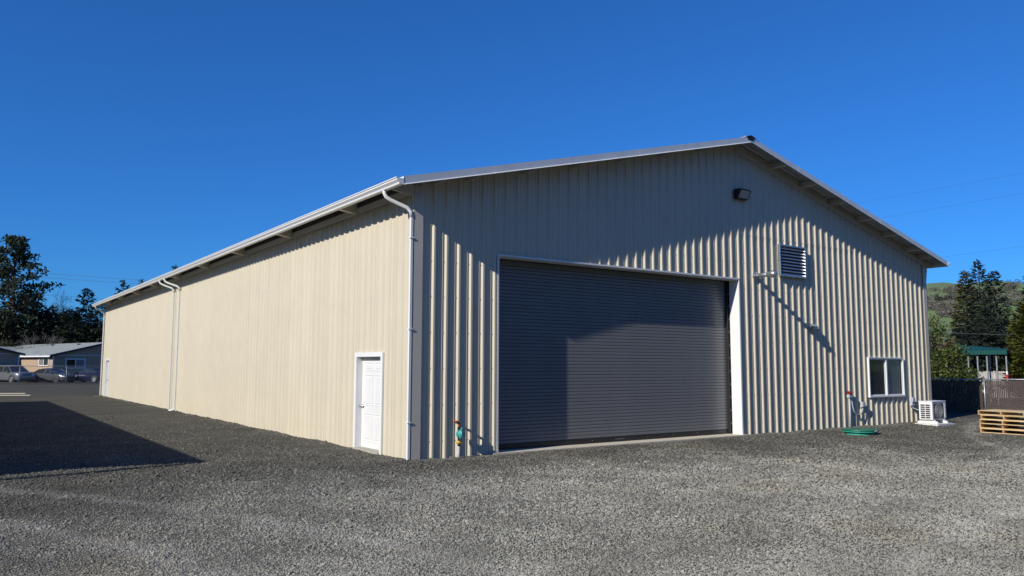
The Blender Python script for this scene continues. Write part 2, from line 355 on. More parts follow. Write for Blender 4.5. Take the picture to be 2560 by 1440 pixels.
    l_.new(rr.outputs[0], ip.inputs['Rotation']); l_.new(na.outputs[0], ip.inputs['Scale']); l_.new(ip.outputs[0], go.inputs[0])
    md = o.modifiers.new('scatter', 'NODES'); md.node_group = g
gravel()

# parking strip beyond the lot
mb = MB(); a = gat(-500, 73.5, .02); b2 = gat(420, 76.5, .02); c = gat(420, 88, .02); d = gat(-500, 85, .02)
mb.add([a, b2, c, d], [(0, 1, 2, 3)]); structure(mb.build('parking_lot', asph))

# ================================================================== hills
def hills():
    """pasture hills, carried on out of view as an added ring to block low sky; azimuths measured from the view axis"""
    azs = np.radians(np.concatenate([np.arange(-180, -36, 4), np.arange(-36, 40, .6), np.arange(40, 180, 4)])); ds = np.linspace(330, 1250, 60)
    cu = [600, 1500, 2100, 2250, 2310, 2355, 2394, 2415, 2440, 2480, 2520, 2560]
    cv = [835, 800, 735, 716, 709, 705, 709, 711, 706, 701, 703, 708]
    ca, ce = [], []
    for u, v in zip(cu, cv):
        p = at(u, v, 950)-Vector((CX, CY, 0)); ca.append(math.atan2(p.dot(R0), p.dot(Vector((math.sin(YAW), math.cos(YAW), 0))))); ce.append(p.z/math.hypot(p.x, p.y))
    ca = [-3.2, -2.5, -1.6, -.9]+ca+[.75, 1.0, 1.6, 2.4, 3.2]; ce = [.15, .13, .12, .06]+ce+[.10, .085, .12, .14, .15]
    V = []
    for dpt in ds:
        t = (dpt-330)/(1000-330); prof = min(t, 1)**1.1 if t <= 1 else 1-(dpt-1000)/700; b = math.sin(math.pi*min(t, 1))
        for a in azs:
            zz = np.interp(a, ca, ce)*1000*prof; x = CX+dpt*math.sin(YAW+a); y = CY+dpt*math.cos(YAW+a)
            zz += (nz(x, y, 130, 21)-.5)*18*b + (nz(x, y, 45, 22)-.5)*6*b
            V.append((x, y, zz if dpt > 331 else -2))
    n = len(azs); I = np.arange(len(V)).reshape(len(ds), n); I = np.concatenate([I, I[:, :1]], 1)
    Fq = np.stack([I[:-1, :-1].ravel(), I[1:, :-1].ravel(), I[1:, 1:].ravel(), I[:-1, 1:].ravel()], 1)
    M = mat('hill_pasture', (.125, .165, .07), .95, 0, scale=.012, col2=(.15, .225, .065), detail=7)
    me = np_mesh('hills', V, Fq, M); me.polygons.foreach_set('use_smooth', [True]*len(me.polygons))
    return structure(link('hills', me)), np.array(V).reshape(len(ds), n, 3), azs, ds
hill, HV, HAZ, HDS = hills()
def hill_point(u, v):
    """point where the sight line towards (u, v) meets the hillside"""
    for dpt in np.linspace(300, 960, 400):
        p = at(u, v, dpt); q = p-Vector((CX, CY, 0)); r = math.hypot(q.x, q.y); a = math.atan2(q.dot(R0), q.dot(Vector((math.sin(YAW), math.cos(YAW), 0))))
        if r < 332: continue
        j = int(np.clip(np.searchsorted(HAZ, a)-1, 0, len(HAZ)-2)); k = (r-330)/(1250-330)*(len(HDS)-1); i = int(min(k, len(HDS)-2))
        z = (HV[i, j, 2]+HV[i, j+1, 2])/2*(1-(k-i))+(HV[i+1, j, 2]+HV[i+1, j+1, 2])/2*(k-i)
        if p.z <= z: return Vector((p.x, p.y, z))
    return None

# ================================================================== warehouse
wh = thing('warehouse', 'long cream ribbed metal warehouse with a grey roller door in its gable', 'warehouse')
RIB = [(0, 0), (.046, 0), (.050, .006), (.062, .006), (.066, 0), (.1024, 0), (.1324, .038), (.1724, .038), (.2024, 0), (.2388, 0), (.2428, .006), (.2548, .006), (.2588, 0)]
def profile(x0, x1, shift=0.):
    """corrugation outline from x0 to x1 : list of (x, out)"""
    pts = [(k*.3048+a+shift, o) for k in range(int((x0-shift)//.3048)-1, int((x1-shift)//.3048)+2) for a, o in RIB]
    xs = [p[0] for p in pts]; os_ = [p[1] for p in pts]
    f = lambda x: float(np.interp(x, xs, os_))
    return [(x0, f(x0))] + [p for p in pts if x0+1e-4 < p[0] < x1-1e-4] + [(x1, f(x1))], f
def ribbed(x0, x1, z0, z1, place, holes=(), out=0.):
    """z1: function of x.  place(x, out, z) -> xyz.  holes: (xa, xb, za, zb)"""
    prof, f = profile(x0, x1); xs = sorted(set([round(p[0], 5) for p in prof] + [h for H_ in holes for h in H_[:2] if x0 < h < x1]))
    mb = MB()
    for a, b in zip(xs[:-1], xs[1:]):
        mid = (a+b)/2; iv = [(z0, None)]
        hs_ = sorted([(h[2], h[3]) for h in holes if h[0] < mid < h[1]])
        segs = []; cur = z0
        for ha, hb in hs_:
            if hb <= z0: continue
            if ha > cur: segs.append((cur, cur, ha, ha))
            cur = max(cur, hb)
        ta, tb = z1(a), z1(b)
        if max(ta, tb) > cur + 1e-3: segs.append((cur, cur, ta, tb))
        for za, zb, zc, zd in segs:
            mb.add([place(a, f(a)+out, za), place(b, f(b)+out, zb), place(b, f(b)+out, zd), place(a, f(a)+out, zc)], [(0, 1, 2, 3)])
    return mb
gable_top = lambda x: EB+.115+SL*(EO+min(x, W-x))
HG = [(2.065, 10.155, -1, 4.29), (16.50, 18.54, .95, 2.17)]
PW = .9144
Pg = lambda x, o, z: (x, -o, z)
def panels(x0, x1, fn):
    k = 0; x = x0
    while x < x1-.02: fn(x, min(x+PW, x1)); x += PW
LAP = 5.58
panels(0, W, lambda a, b: (lambda mb: mb.v and mb.build('wall_panel', cream, wh))(ribbed(a, b, 0, lambda x: min(LAP+.06, gable_top(x)), Pg, HG)))
panels(0, W, lambda a, b: gable_top((a+b)/2) > LAP+.1 and ribbed(a, b, LAP, lambda x: max(LAP, gable_top(x)), Pg, (), .004).build('wall_panel', cream, wh))
HL = [(1.30, 2.69, -1, 2.155), (37.16, 38.47, -1, 2.2)]
Pl = lambda y, o, z: (-o, y, z)
def leftp(a, b):
    mb = ribbed(a, b-.006, 0, lambda x: 5.42, Pl, HL); mb.f = [tuple(reversed(f)) for f in mb.f]; return mb.build('wall_panel', cream, wh)
panels(0, L, leftp)
# right and back walls
Pr = lambda y, o, z: (W+o, y, z)
panels(0, L, lambda a, b: ribbed(a, b, 0, lambda x: H, Pr).build('wall_panel', cream, wh))
Pb = lambda x, o, z: (x, L+o, z)
panels(0, W, lambda a, b: ribbed(a, b, 0, gable_top, Pb).build('wall_panel', cream, wh))

# corner trims (L shapes)
def corner_trim(x, y, sx, sy):
    mb = MB(); t = .003; o = .043; wd = .17; wdl = .06
    mb.box(min(x-sx*-o, x-sx*wd), min(y+sy*o, y+sy*(o-t)), 0, max(x+sx*o, x-sx*wd), max(y+sy*o, y+sy*(o-t)), H+.02)
    mb.box(min(x+sx*o, x+sx*(o-t)), min(y+sy*o, y-sy*wdl), 0, max(x+sx*o, x+sx*(o-t)), max(y+sy*(o-.0035), y-sy*wdl), H+.02)
    mb.build('corner_trim', trimc, wh)
corner_trim(0, 0, -1, -1); corner_trim(W, 0, 1, -1); corner_trim(0, L, -1, 1); corner_trim(W, L, 1, 1)

# roof
def roof_z(x): return EB+.125+SL*(x+EO if x < W/2 else W+EO-x)   # underside of the sheeting
def slope_sheet(side):
    prof, f = profile(-OV+.02, L+OV-.02); xs = [(-EO, None), (W/2-.0, None)]
    mb = MB()
    for (a, oa), (b, ob) in zip(prof[:-1], prof[1:]):
        q = []
        for y, o in ((a, oa), (b, ob)):
            for x in ((-EO+.0, W/2) if side < 0 else (W+EO, W/2)):
                q.append((x, y, roof_z(x)+o*.9))
        f_ = (0, 1, 3, 2) if side > 0 else (0, 2, 3, 1)
        mb.add(q, [f_])
        mb.add([(p[0], p[1], p[2]-.003) for p in q], [tuple(reversed(f_))])
    mb.build('roof_sheet', roofm, wh)
slope_sheet(-1); slope_sheet(1)
mb = MB()
for sx in (-1, 1):
    a = (W/2+sx*.0, RB+.175); 
    p = [(W/2, RB+.19), (W/2+sx*.22, RB+.19-.22*SL), (W/2+sx*.225, RB+.17-.22*SL), (W/2, RB+.187)]
    mb.extrude(p, lambda q: (q[0], -OV-.03, q[1]), lambda q: (q[0], L+OV+.03, q[1]))
mb.build('ridge_cap', roofm, wh)
mb = MB(); prof, f = profile(-.21, .21)                     # dark closure showing under the ridge cap
mb.box(W/2-.12, -OV-.016, RB+.05, W/2+.12, -OV+.01, RB+.145); mb.build('ridge_closure', black, wh)
# rake trims with a bright hemmed lower lip
def rake(y, sy, sx):
    x0 = -EO if sx < 0 else W+EO; x1 = W/2
    zb = lambda x: EB+SL*(x+EO if x < W/2 else W+EO-x)
    mb = MB(); n = 5; xs = [x0+(x1-x0)*k/n for k in range(n+1)]
    for k in range(n):
        a, b = xs[k], xs[k+1]; lap = .0025*(k % 2)
        yy = y+sy*lap
        pr = [(yy, 0), (yy+sy*.032, -.020), (yy+sy*.034, -.012), (yy+sy*.004, .012), (yy+sy*.004, .158), (yy-sy*.10, .158+.004), (yy-sy*.10, .150), (yy, .150)]
        mb.extrude(pr, lambda q: (a, q[0], zb(a)+q[1]), lambda q: (b-(b-a)*.0005, q[0], zb(b)+q[1]))
    mb.build('rake_trim', galum, wh)
for sx in (-1, 1):
    rake(-OV, -1, sx); rake(L+OV, 1, sx)
# purlins carried out past the gable, wall-top beam, eave beams
for xx in (11.75, 13.21, 14.69, 16.16, 17.63, 19.1, 19.93, 8.59, 7.13, 5.66, 4.18, 2.71, 1.24, .4):
    mb = MB(); zt = roof_z(xx)-.006; ang = SL if xx < W/2 else -SL
    mb.add([(xx+dx, y, zt+dx*ang-dz) for y in (-OV+.03, -.045) for dx, dz in ((-.04, 0), (.04, 0), (.04, .15), (-.04, .15))], [(0, 1, 2, 3), (7, 6, 5, 4), (0, 4, 5, 1), (1, 5, 6, 2), (2, 6, 7, 3), (3, 7, 4, 0)])
    mb.build('purlin', trimc, wh)
mb = MB()
for sx in (-1, 1):
    x0 = 0 if sx < 0 else W
    if sx < 0: continue
    for a, b in ((x0, W/2),):
        mb.add([(x, y, roof_z(x)-dz) for x in (a, b) for y, dz in ((-.044, .155), (-.062, .155), (-.062, .30), (-.044, .30))], [(0, 1, 2, 3), (7, 6, 5, 4), (0, 4, 5, 1), (1, 5, 6, 2), (2, 6, 7, 3), (3, 7, 4, 0)])
mb.build('gable_top_trim', trimc, wh)
MB().box(-.075, -.03, 5.39, -.045, L+.03, 5.54).build('eave_beam', trimc, wh)
MB().box(-.03, -.02, 5.425, -.012, L+.02, 5.68).build('eave_gap_shade', mat('eave_shade_grey', (.10, .098, .09), .8), wh)  # dark strip standing in for the shaded gap under the eave
MB().box(W+.045, -.03, 5.39, W+.075, L+.03, 5.54).build('eave_beam', trimc, wh)
ob = MB()
ob.add([(x, y, z) for y in (-.07, .07) for x, z in ((-EO+.03, roof_z(-EO+.03)-.02), (-.08, roof_z(-.08)-.02), (-.08, 5.40), (-EO+.03, 5.47))], [(0, 1, 2, 3), (7, 6, 5, 4), (0, 4, 5, 1), (1, 5, 6, 2), (2, 6, 7, 3), (3, 7, 4, 0)])
obm = ob.mesh('rafter_tail', trimc)
for y in [2.75+4.31*k for k in range(9)]:
    o = link('rafter_tail', obm, wh); o.location = (0, y, 0)
# boxed corner return under the gutter end at both front corners
for x0, sx in ((0, -1), (W, 1)):
    MB().add([(x0+sx*q[0], y, q[1]) for y in (-.040, -.012) for q in ((.046, 5.36), (EO-.01, 5.42), (EO-.01, EB+.08), (.046, roof_z(0)-.03))], [(0, 1, 2, 3), (7, 6, 5, 4), (0, 4, 5, 1), (1, 5, 6, 2), (2, 6, 7, 3), (3, 7, 4, 0)]).build('corner_return', trimc, wh)
# K-style gutters
def gutter(x0, sx):
    o = [(0, .155), (0, -.008), (.098, -.008), (.110, .030), (.152, .072), (.152, .108), (.170, .108), (.170, .126), (.140, .126), (.140, .080), (.098, .040), (.088, .004), (.008, .004), (.008, .155)]
    mb = MB().extrude(o, lambda q: (x0+sx*q[0], -OV-.01, EB+q[1]), lambda q: (x0+sx*q[0], L+OV, EB+q[1]))
    for y in (-OV-.012, L+OV+.002):
        mb.extrude([(.004, .11), (.004, -.006), (.097, -.006), (.109, .031), (.151, .073), (.151, .11)], lambda q: (x0+sx*q[0], y, EB+q[1]), lambda q: (x0+sx*q[0], y+.008, EB+q[1]))
    mb.build('gutter', white, wh)
gutter(-EO, -1); gutter(W+EO, 1)
# downspouts
def downspout(x0, sx, ytop, ywall, kick=0.):
    r = .040; gxp = x0+sx*(EO+.06); wx = x0+sx*(.043+r+.006); z0 = EB-.0
    pts = [(gxp, ytop, z0), (gxp, ytop, z0-.05), (gxp-sx*.03, ytop+(ywall-ytop)*.08, z0-.13)]
    pts += [(gxp-sx*.12, ytop+(ywall-ytop)*.2, z0-.19), (wx+sx*.10, ywall-(ywall-ytop)*.12, z0-.33), (wx+sx*.02, ywall, z0-.41), (wx, ywall, z0-.52)]
    d = MB().tube([(wx, ywall, z0-.50), (wx, ywall, 2.6), (wx, ywall, .10 if kick else .02)], r+.002, 4, smooth=False)
    o = d.build('downspout', white, wh, .006)
    MB().tube(pts, r, 10).build('elbow', white, o)
    for z in (z0-.95, 2.62, .75): MB().box(wx-r-.0035, ywall-r-.004, z-.012, wx+r+.0035, ywall+r+.004, z+.012).build('strap', white, o)
    if kick: MB().tube([(wx, ywall, .13), (wx+sx*.03, ywall, .07), (wx+sx*.22, ywall, .035)], r*.98, 8).build('kick_elbow', white, o)
downspout(0, -1, .16, -.02); downspout(0, -1, 20.42, 20.04, 1); downspout(0, -1, 21.35, 21.05, 0); downspout(0, -1, L-.25, L-.04)
downspout(W, 1, .25, .02); downspout(W, 1, 20.4, 20.0); downspout(W, 1, L-.3, L-.04)

# roller door
rd = MB().box(1.75, .39, 4.20, 10.45, .60, 4.75).build('roller_door', steelr, wh)
DY = .405
sp = [(DY, .003), (DY-.010, .0045), (DY-.0108, .010), (DY-.0112, .040), (DY-.0108, .068), (DY-.010, .0735), (DY, .0755), (DY+.006, .0755), (DY+.006, .002)]
slm = MB().extrude([(q[0], q[1]) for q in sp], lambda q: (1.80, q[0], q[1]), lambda q: (10.10, q[0], q[1])).mesh('slat', steelr)
z = .16; k = 0
while z < 4.4:
    o = link('slat', slm, rd); o.location = (0, (k % 3)*.0006, z); z += .0800; k += 1
mb = MB().box(1.85, DY-.03, .045, 10.08, DY+.02, .158).build('bottom_bar', blackm, rd)
bm_ = MB()
for k in range(9): bm_.lathe([(.011, 0), (.011, -.008), (0, -.012)], (2.3+.93*k, DY-.030, .10), 'y', 8)
bm_.build('bolt', chrome, mb)
MB().box(5.85, DY-.036, .085, 6.15, DY-.030, .118).build('nameplate', mat('nameplate', (.10, .085, .075), .4), mb)
MB().box(1.9, DY-.02, .0, 10.1, DY+.01, .045).build('bottom_seal', black, rd)
for xa, xb in ((1.80, 2.02), (10.07, 10.14)):
    MB().box(xa, DY-.085, 0, xb, DY-.035, 4.35).build('guide_rail', blackm, rd)
gb = MB()
for k in range(12): gb.box(10.125, DY-.105, .3+.36*k, 10.15, DY-.085, .34+.36*k)
gb.build('guide_bolt', wirem, rd)
# steel jambs and header of the opening
t = .004
MB().box(2.065, -.045, 0, 2.075, .275, 4.29).build('door_jamb', white, wh)
MB().box(10.145, -.045, 0, 10.155, .285, 4.29).build('door_jamb', white, wh)
MB().box(2.0755, -.045, 4.28, 10.1445, .275, 4.29).build('door_header', white, wh)
for a in ((2.025, 2.0645), (10.1555, 10.195)): MB().box(a[0], -.047, 0, a[1], -.041, 4.33).build('jamb_trim', white, wh)
MB().box(2.0655, -.052, 4.2905, 10.1545, -.040, 4.33).build('header_trim', white, wh)
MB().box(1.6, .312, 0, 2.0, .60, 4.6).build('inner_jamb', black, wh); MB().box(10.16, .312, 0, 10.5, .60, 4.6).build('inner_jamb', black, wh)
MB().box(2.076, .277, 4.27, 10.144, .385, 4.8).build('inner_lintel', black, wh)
MB().box(1.9, -.13, -.1, 10.3, .62, .034).build('threshold', mat('slab_concrete', (.58, .52, .40), .85, 0, .10, 7, .1, 60), wh)

# side doors in the long wall
def side_door(y0, y1, top, leaf_y0, leaf_y1, panels_=True):
    dr = MB()
    t = .095
    fr = MB()
    fr.box(-.052, y0, 0, -.012, y0+t, top); fr.box(-.052, y1-t, 0, -.012, y1, top); fr.box(-.052, y0+t+.0005, top-t, -.012, y1-t-.0005, top)
    fr.box(-.011, y0+t-.03, 0, .16, y0+t, top-t+.03); fr.box(-.011, y1-t, 0, .16, y1-t+.03, top-t+.03); fr.box(-.011, y0+t+.0005, top-t, .16, y1-t-.0005, top-t+.03)
    root = fr.build('side_door', white, wh, .003)
    a, b = y0+t, y1-t; X0 = .105
    MB().box(X0, a+.003, .055, X0+.045, b-.003, top-t-.003).build('door_leaf', offw, root)
    h0, h1 = .07, top-t; ww = b-a
    if panels_:
        rows = [(.83, .94), (.46, .78), (.12, .37)] if False else [(.845, .94), (.465, .80), (.075, .375)]
        for (ra, rb) in rows:
            for ca, cb in ((.12, .46), (.54, .88)):
                ya, yb, za, zb = a+ww*ca, a+ww*cb, .055+(h1-.055)*ra, .055+(h1-.055)*rb
                pm = MB(); g_ = .018
                vs = [(X0-.001, ya, za), (X0-.001, yb, za), (X0-.001, yb, zb), (X0-.001, ya, zb)]
                i1 = [(X0+.009, ya+g_, za+g_), (X0+.009, yb-g_, za+g_), (X0+.009, yb-g_, zb-g_), (X0+.009, ya+g_, zb-g_)]
                # a sunk moulding: a raised lip round a bevelled field
                l0 = [(X0-.013, ya+.006, za+.006), (X0-.013, yb-.006, za+.006), (X0-.013, yb-.006, zb-.006), (X0-.013, ya+.006, zb-.006)]
                f0 = [(X0-.0015, ya+.03, za+.03), (X0-.0015, yb-.03, za+.03), (X0-.0015, yb-.03, zb-.03), (X0-.0015, ya+.03, zb-.03)]
                f1 = [(X0-.011, ya+.055, za+.055), (X0-.011, yb-.055, za+.055), (X0-.011, yb-.055, zb-.055), (X0-.011, ya+.055, zb-.055)]
                V_ = vs+l0+f0+f1; Fs = []
                for o_ in (0, 4, 8): Fs += [(o_+k, o_+(k+1) % 4, o_+4+(k+1) % 4, o_+4+k) for k in range(4)]
                Fs.append((12, 13, 14, 15)); pm.add(V_, [tuple(reversed(f)) for f in Fs]).build('door_panel', offw, root)
        hy = b-.09
        hb = MB().lathe([(.046, 0), (.046, -.012), (.014, -.016), (.012, -.05)], (X0, hy, .97), 'x', 14)
        hb.tube([(X0-.05, hy, .97), (X0-.055, hy+.03, .972), (X0-.052, hy+.13, .966)], [.016, .015, .012], 8)
        hb.build('door_handle', chrome, root)
    MB().box(-.09, a-.02, -.05, .16, b+.02, .05).build('door_sill', conc, root)
    return root
side_door(1.28, 2.71, 2.175, 0, 0)
side_door(37.14, 38.49, 2.22, 0, 0, True)

# gable window
wx0, wx1, wz0, wz1 = 16.46, 18.575, .925, 2.195
fr = MB()
fr.box(wx0, -.075, wz0, wx0+.042, -.0, wz1); fr.box(wx1-.042, -.075, wz0, wx1, -.0, wz1)
fr.box(wx0+.0425, -.075, wz1-.042, wx1-.0425, -.0, wz1); fr.box(wx0-.012, -.085, wz0-.02, wx1+.012, 0, wz0+.0355)
win = fr.build('window', white, wh, .004)
mx = 17.53
MB().box(mx-.03, -.062, wz0+.036, mx+.03, .02, wz1-.043).build('mullion', white, win, .004)
sf = MB()
for a, b, y in ((wx0+.051, mx-.041, -.03), (mx+.041, wx1-.051, -.045)):
    sf.box(a, y, wz0+.036, a+.03, y+.03, wz1-.051); sf.box(b-.03, y, wz0+.036, b, y+.03, wz1-.051); sf.box(a+.0305, y, wz1-.082, b-.0305, y+.03, wz1-.051); sf.box(a+.0305, y, wz0+.036, b-.0305, y+.03, wz0+.066)
sf.build('sash', white, win)
gl = bpy.data.materials.new('window_glass'); gl.use_nodes = True; N = gl.node_tree.nodes; N.remove(N['Principled BSDF'])
tb = N.new('ShaderNodeBsdfTransparent'); gb_ = N.new('ShaderNodeBsdfGlossy'); gb_.inputs['Roughness'].default_value = .02; ms = N.new('ShaderNodeMixShader'); fz = N.new('ShaderNodeFresnel'); fz.inputs[0].default_value = 1.55
tb.inputs[0].default_value = (.88, .92, .92, 1)
gmn = N.new('ShaderNodeNewGeometry'); m1 = N.new('ShaderNodeMath'); m1.operation = 'SUBTRACT'; m1.inputs[0].default_value = 1; m2 = N.new('ShaderNodeMath'); m2.operation = 'MULTIPLY'
gl.node_tree.links.new(gmn.outputs['Backfacing'], m1.inputs[1]); gl.node_tree.links.new(m1.outputs[0], m2.inputs[0]); gl.node_tree.links.new(fz.outputs[0], m2.inputs[1]); gl.node_tree.links.new(m2.outputs[0], ms.inputs[0]); gl.node_tree.links.new(tb.outputs[0], ms.inputs[1]); gl.node_tree.links.new(gb_.outputs[0], ms.inputs[2]); gl.node_tree.links.new(ms.outputs[0], N['Material Output'].inputs[0])
for a, b, y in ((wx0+.081, mx-.071, -.016), (mx+.071, wx1-.081, -.03)):
    MB().box(a, y, wz0+.066, b, y+.005, wz1-.082).build('pane', gl, win)
scr = mat('insect_screen', (.012, .013, .014), .7)
blm = mat('blind_slat', (.80, .80, .77), .5)
rec = MB(); rec.box(wx0+.045, .16, wz0+.02, wx1-.045, .17, wz1-.02); rec.box(wx0+.04, .0, wz0+.01, wx0+.05, .17, wz1-.01); rec.box(wx1-.05, .0, wz0+.01, wx1-.04, .17, wz1-.01)
rec.build('window_recess', mat('dim_interior', (.06, .06, .058), .8), win)
for (a, b, n_) in ((wx0+.09, mx-.05, 0), (mx+.06, wx1-.13, 1)):
    sm_ = MB()
    zz = wz0+.08
    while zz < wz1-.08:
        sm_.add([(a, .004, zz+.033), (b, .004, zz+.033), (b, .010, zz), (a, .010, zz)], [(0, 1, 2, 3), (3, 2, 1, 0)]); zz += .036
    stuff(sm_.build('blind', blm, win))
MB().box(wx0+.083, -.012, wz0+.068, mx-.073, -.008, wz1-.084).build('screen', None or scr, win)

# louvred vent
lx0, lx1, lz0, lz1 = 11.95, 13.22, 4.515, 5.455
fr = MB(); y0, y1 = -.115, -.039
fr.box(lx0, y0, lz0, lx0+.045, y1, lz1); fr.box(lx1-.045, y0, lz0, lx1, y1, lz1); fr.box(lx0+.0455, y0, lz1-.045, lx1-.0455, y1, lz1); fr.box(lx0+.0455, y0, lz0, lx1-.0455, y1, lz0+.045)
lv = fr.build('louver_vent', galv, wh, .003)
MB().box(lx0+.046, -.047, lz0+.046, lx1-.046, -.042, lz1-.046).build('backing', blackm, lv)
nb = 9; st = (lz1-lz0-.09)/nb
bl = MB().extrude([(-.105, .0), (-.101, -.004), (-.052, st*.80), (-.056, st*.84)], lambda q: (lx0+.046, q[0], q[1]), lambda q: (lx1-.046, q[0], q[1])).mesh('blade', galv)
for k in range(nb): link('blade', bl, lv).location = (0, 0, lz0+.052+k*st)

# fasteners along the girt lines of the two visible walls: far too many to pick apart
sc_ = MB()
def screw(p, ax):
    p = Vector(p); r = .012 if ax == 'y' else .006
    n6 = []
    for k in range(6):
        t = math.pi/3*k; a, b = r*math.cos(t), r*math.sin(t); n6.append(p+(Vector((a, 0, b)) if ax == 'y' else Vector((0, a, b))))
    out = Vector((0, -.012, 0)) if ax == 'y' else Vector((-.007, 0, 0))
    sc_.add(n6+[v*1+out for v in n6], [(k, (k+1) % 6, 6+(k+1) % 6, 6+k) for k in range(6)]+[tuple(6+k for k in range(6))])
zrows = [.36, 1.1, 1.84, 2.58, 3.32, 4.06, 4.8]
for k in range(int(W/.3048)):
    x = k*.3048+.085
    for z in zrows+[LAP+.03]:
        if any(h[0]-.05 < x < h[1]+.05 and h[2] < z < h[3]+.05 for h in HG) or (lx0-.05 < x < lx1+.05 and lz0 < z < lz1): continue
        if z < gable_top(x)-.3: screw((x, -.001 if z < LAP else -.0045, z), 'y')
for k in range(60):
    y = k*.3048+.085
    for z in zrows[:-1]:
        if 1.2 < y < 2.8 and z < 2.25: continue
        screw((-.001, y, z), 'x')
stuff(sc_.build('screw', mat('screw_head', (.50, .46, .38), .4, .2), wh))

# ================================================================== fittings on the gable
def onwall(x, z): return (x, 0, z)
t = thing('wall_light', 'black wedge-shaped floodlight high on the shaded gable above the roller door', 'floodlight', (10.27, -.039, 6.70))
body = MB().extrude([(0, -.14), (0, .14), (-.20, .14), (-.24, .10), (-.10, -.14)], lambda q: (-.24, q[0], q[1]), lambda q: (.24, q[0], q[1])).build('housing', blackm, t, .012)
MB().add([(x, y, z) for x, y, z in ((-.19, -.222, .085), (.19, -.222, .085), (.19, -.118, -.105), (-.19, -.118, -.105), (-.19, -.236, .085), (.19, -.236, .085), (.19, -.13, -.112), (-.19, -.13, -.112))],
         [(4, 5, 6, 7), (0, 1, 5, 4), (1, 2, 6, 5), (2, 3, 7, 6), (3, 0, 4, 7)]).build('lens', lens, t)
t = thing('vent_pipe', 'galvanised flue pipe sticking out of the gable beside the louvred vent', 'flue pipe', (10.883, 0, 4.447))
MB().tube([(0, .02, 0), (0, -.30, .0), (0, -.62, .0)], .062, 18).build('pipe', galv, t)
MB().lathe([(.064, -.44), (.075, -.45), (.075, -.54), (.092, -.575), (.104, -.62), (.104, -.66), (.09, -.71), (.05, -.745), (0, -.75)], (0, 0, 0), 'y', 20).build('end_cap', galv, t)
MB().lathe([(.12, -.036), (.12, -.046), (.066, -.062)], (0, 0, 0), 'y', 18).build('wall_collar', galv, t)
t = thing('vent_hood', 'small galvanised hood on the ribbed gable just under the flue shadow', 'vent hood', (13.53, -.039, 3.07))
MB().extrude([(0, -.09), (0, .09), (-.05, .09), (-.13, .02), (-.13, -.07), (-.02, -.09)], lambda q: (-.11, q[0], q[1]), lambda q: (.11, q[0], q[1])).build('hood', galv, t, .006)
MB().box(-.13, .0, -.105, .13, .006, .105).build('flange', galv, t)

# gas riser by the corner
t = thing('gas_regulator', 'teal gas regulator on an upright pipe by the warehouse corner', 'gas regulator', (.985, -.19, 0))
MB().tube([(0, 0, -.1), (0, 0, .22)], .030, 10).build('riser_pipe', greyp, t)
MB().tube([(0, 0, .22), (0, 0, .62)], .017, 8).build('upper_pipe', blackm, t)
MB().lathe([(.026, .22), (.026, .235), (.020, .24)], (0, 0, 0), 'z', 10).build('coupling', white, t)
v = MB().lathe([(.0, -.045), (.034, -.04), (.040, 0), (.034, .04), (0, .045)], (0, 0, .32), 'x', 12).build('shutoff_valve', yellow, t)
MB().bar((0, -.045, .33), (.07, -.05, .30), .022, .012).build('valve_lever', yellow, v)
rg = MB().lathe([(0, -.075), (.05, -.07), (.085, -.03), (.105, -.025), (.105, -.005), (.085, 0), (.06, .04), (.032, .05), (.032, .09), (0, .095)], (.035, -.0, .49), 'x', 18).build('regulator_body', teal, t)
MB().lathe([(.022, 0), (.022, .05), (0, .055)], (.05, -.04, .57), 'z', 10).build('vent_boss', teal, rg)
MB().tube([(.0, 0, .43), (0, 0, .55)], .036, 10).build('inlet', teal, rg)
MB().tube([(0, 0, .62), (0, 0, .70), (0, .03, .74), (0, .19, .745)], .024, 8).build('elbow_pipe', orange, t)
MB().tube([(0, -.005, .715), (-.04, -.02, .735), (-.075, -.02, .735)], .018, 8).build('test_plug', blackm, t)
MB().tube([(0, 0, .585), (0, 0, .63)], .030, 6, smooth=False).build('union_nut', blackm, t)

# fire-department style bell / strobe on conduit
t = thing('alarm_sounder', 'red alarm sounder on a grey box at the top of an upright conduit', 'alarm', (15.27, -.045, 0))
MB().tube([(0, -.04, -.05), (0, -.04, .93)], .027, 10).build('conduit', greyp, t)
MB().box(-.085, -.095, .93, .085, -.002, 1.03).build('junction_box', greyp, t, .006)
MB().box(-.085, -.105, 1.035, .085, -.002, 1.13).build('sounder', redp, t, .012)
MB().lathe([(.05, 0), (.05, -.02), (0, -.03)], (0, -.105, 1.08), 'y', 14).build('grille', redp, t)
t = thing('junction_box', 'grey outlet box on the gable fed by a looping conduit from the alarm', 'outlet box', (15.98, -.045, .70))
MB().box(-.085, -.085, -.085, .085, -.002, .085).build('box', greyp, t, .008)
MB().box(-.075, -.105, -.07, .075, -.086, .075).build('flap_cover', greyp, t, .006)
MB().tube([(-.60, -.03, .22), (-.585, -.05, .02), (-.52, -.055, -.18), (-.40, -.05, -.29), (-.25, -.05, -.31), (-.10, -.05, -.27), (-.03, -.05, -.18), (0, -.05, -.08)], .020, 8).build('conduit_loop', greyp, t)
t = thing('disconnect_box', 'grey electrical disconnect box on the gable above the heat pump', 'switch box', (18.97, -.04, .73))
MB().box(-.09, -.10, -.14, .09, -.002, .14).build('box', greyp, t, .006)
MB().box(-.075, -.125, -.02, .075, -.101, .12).build('cover', greyp, t, .005)
MB().tube([(0, -.05, -.14), (.02, -.06, -.22), (.12, -.14, -.28), (.22, -.38, -.28)], .018, 8).build('whip', greyp, t)

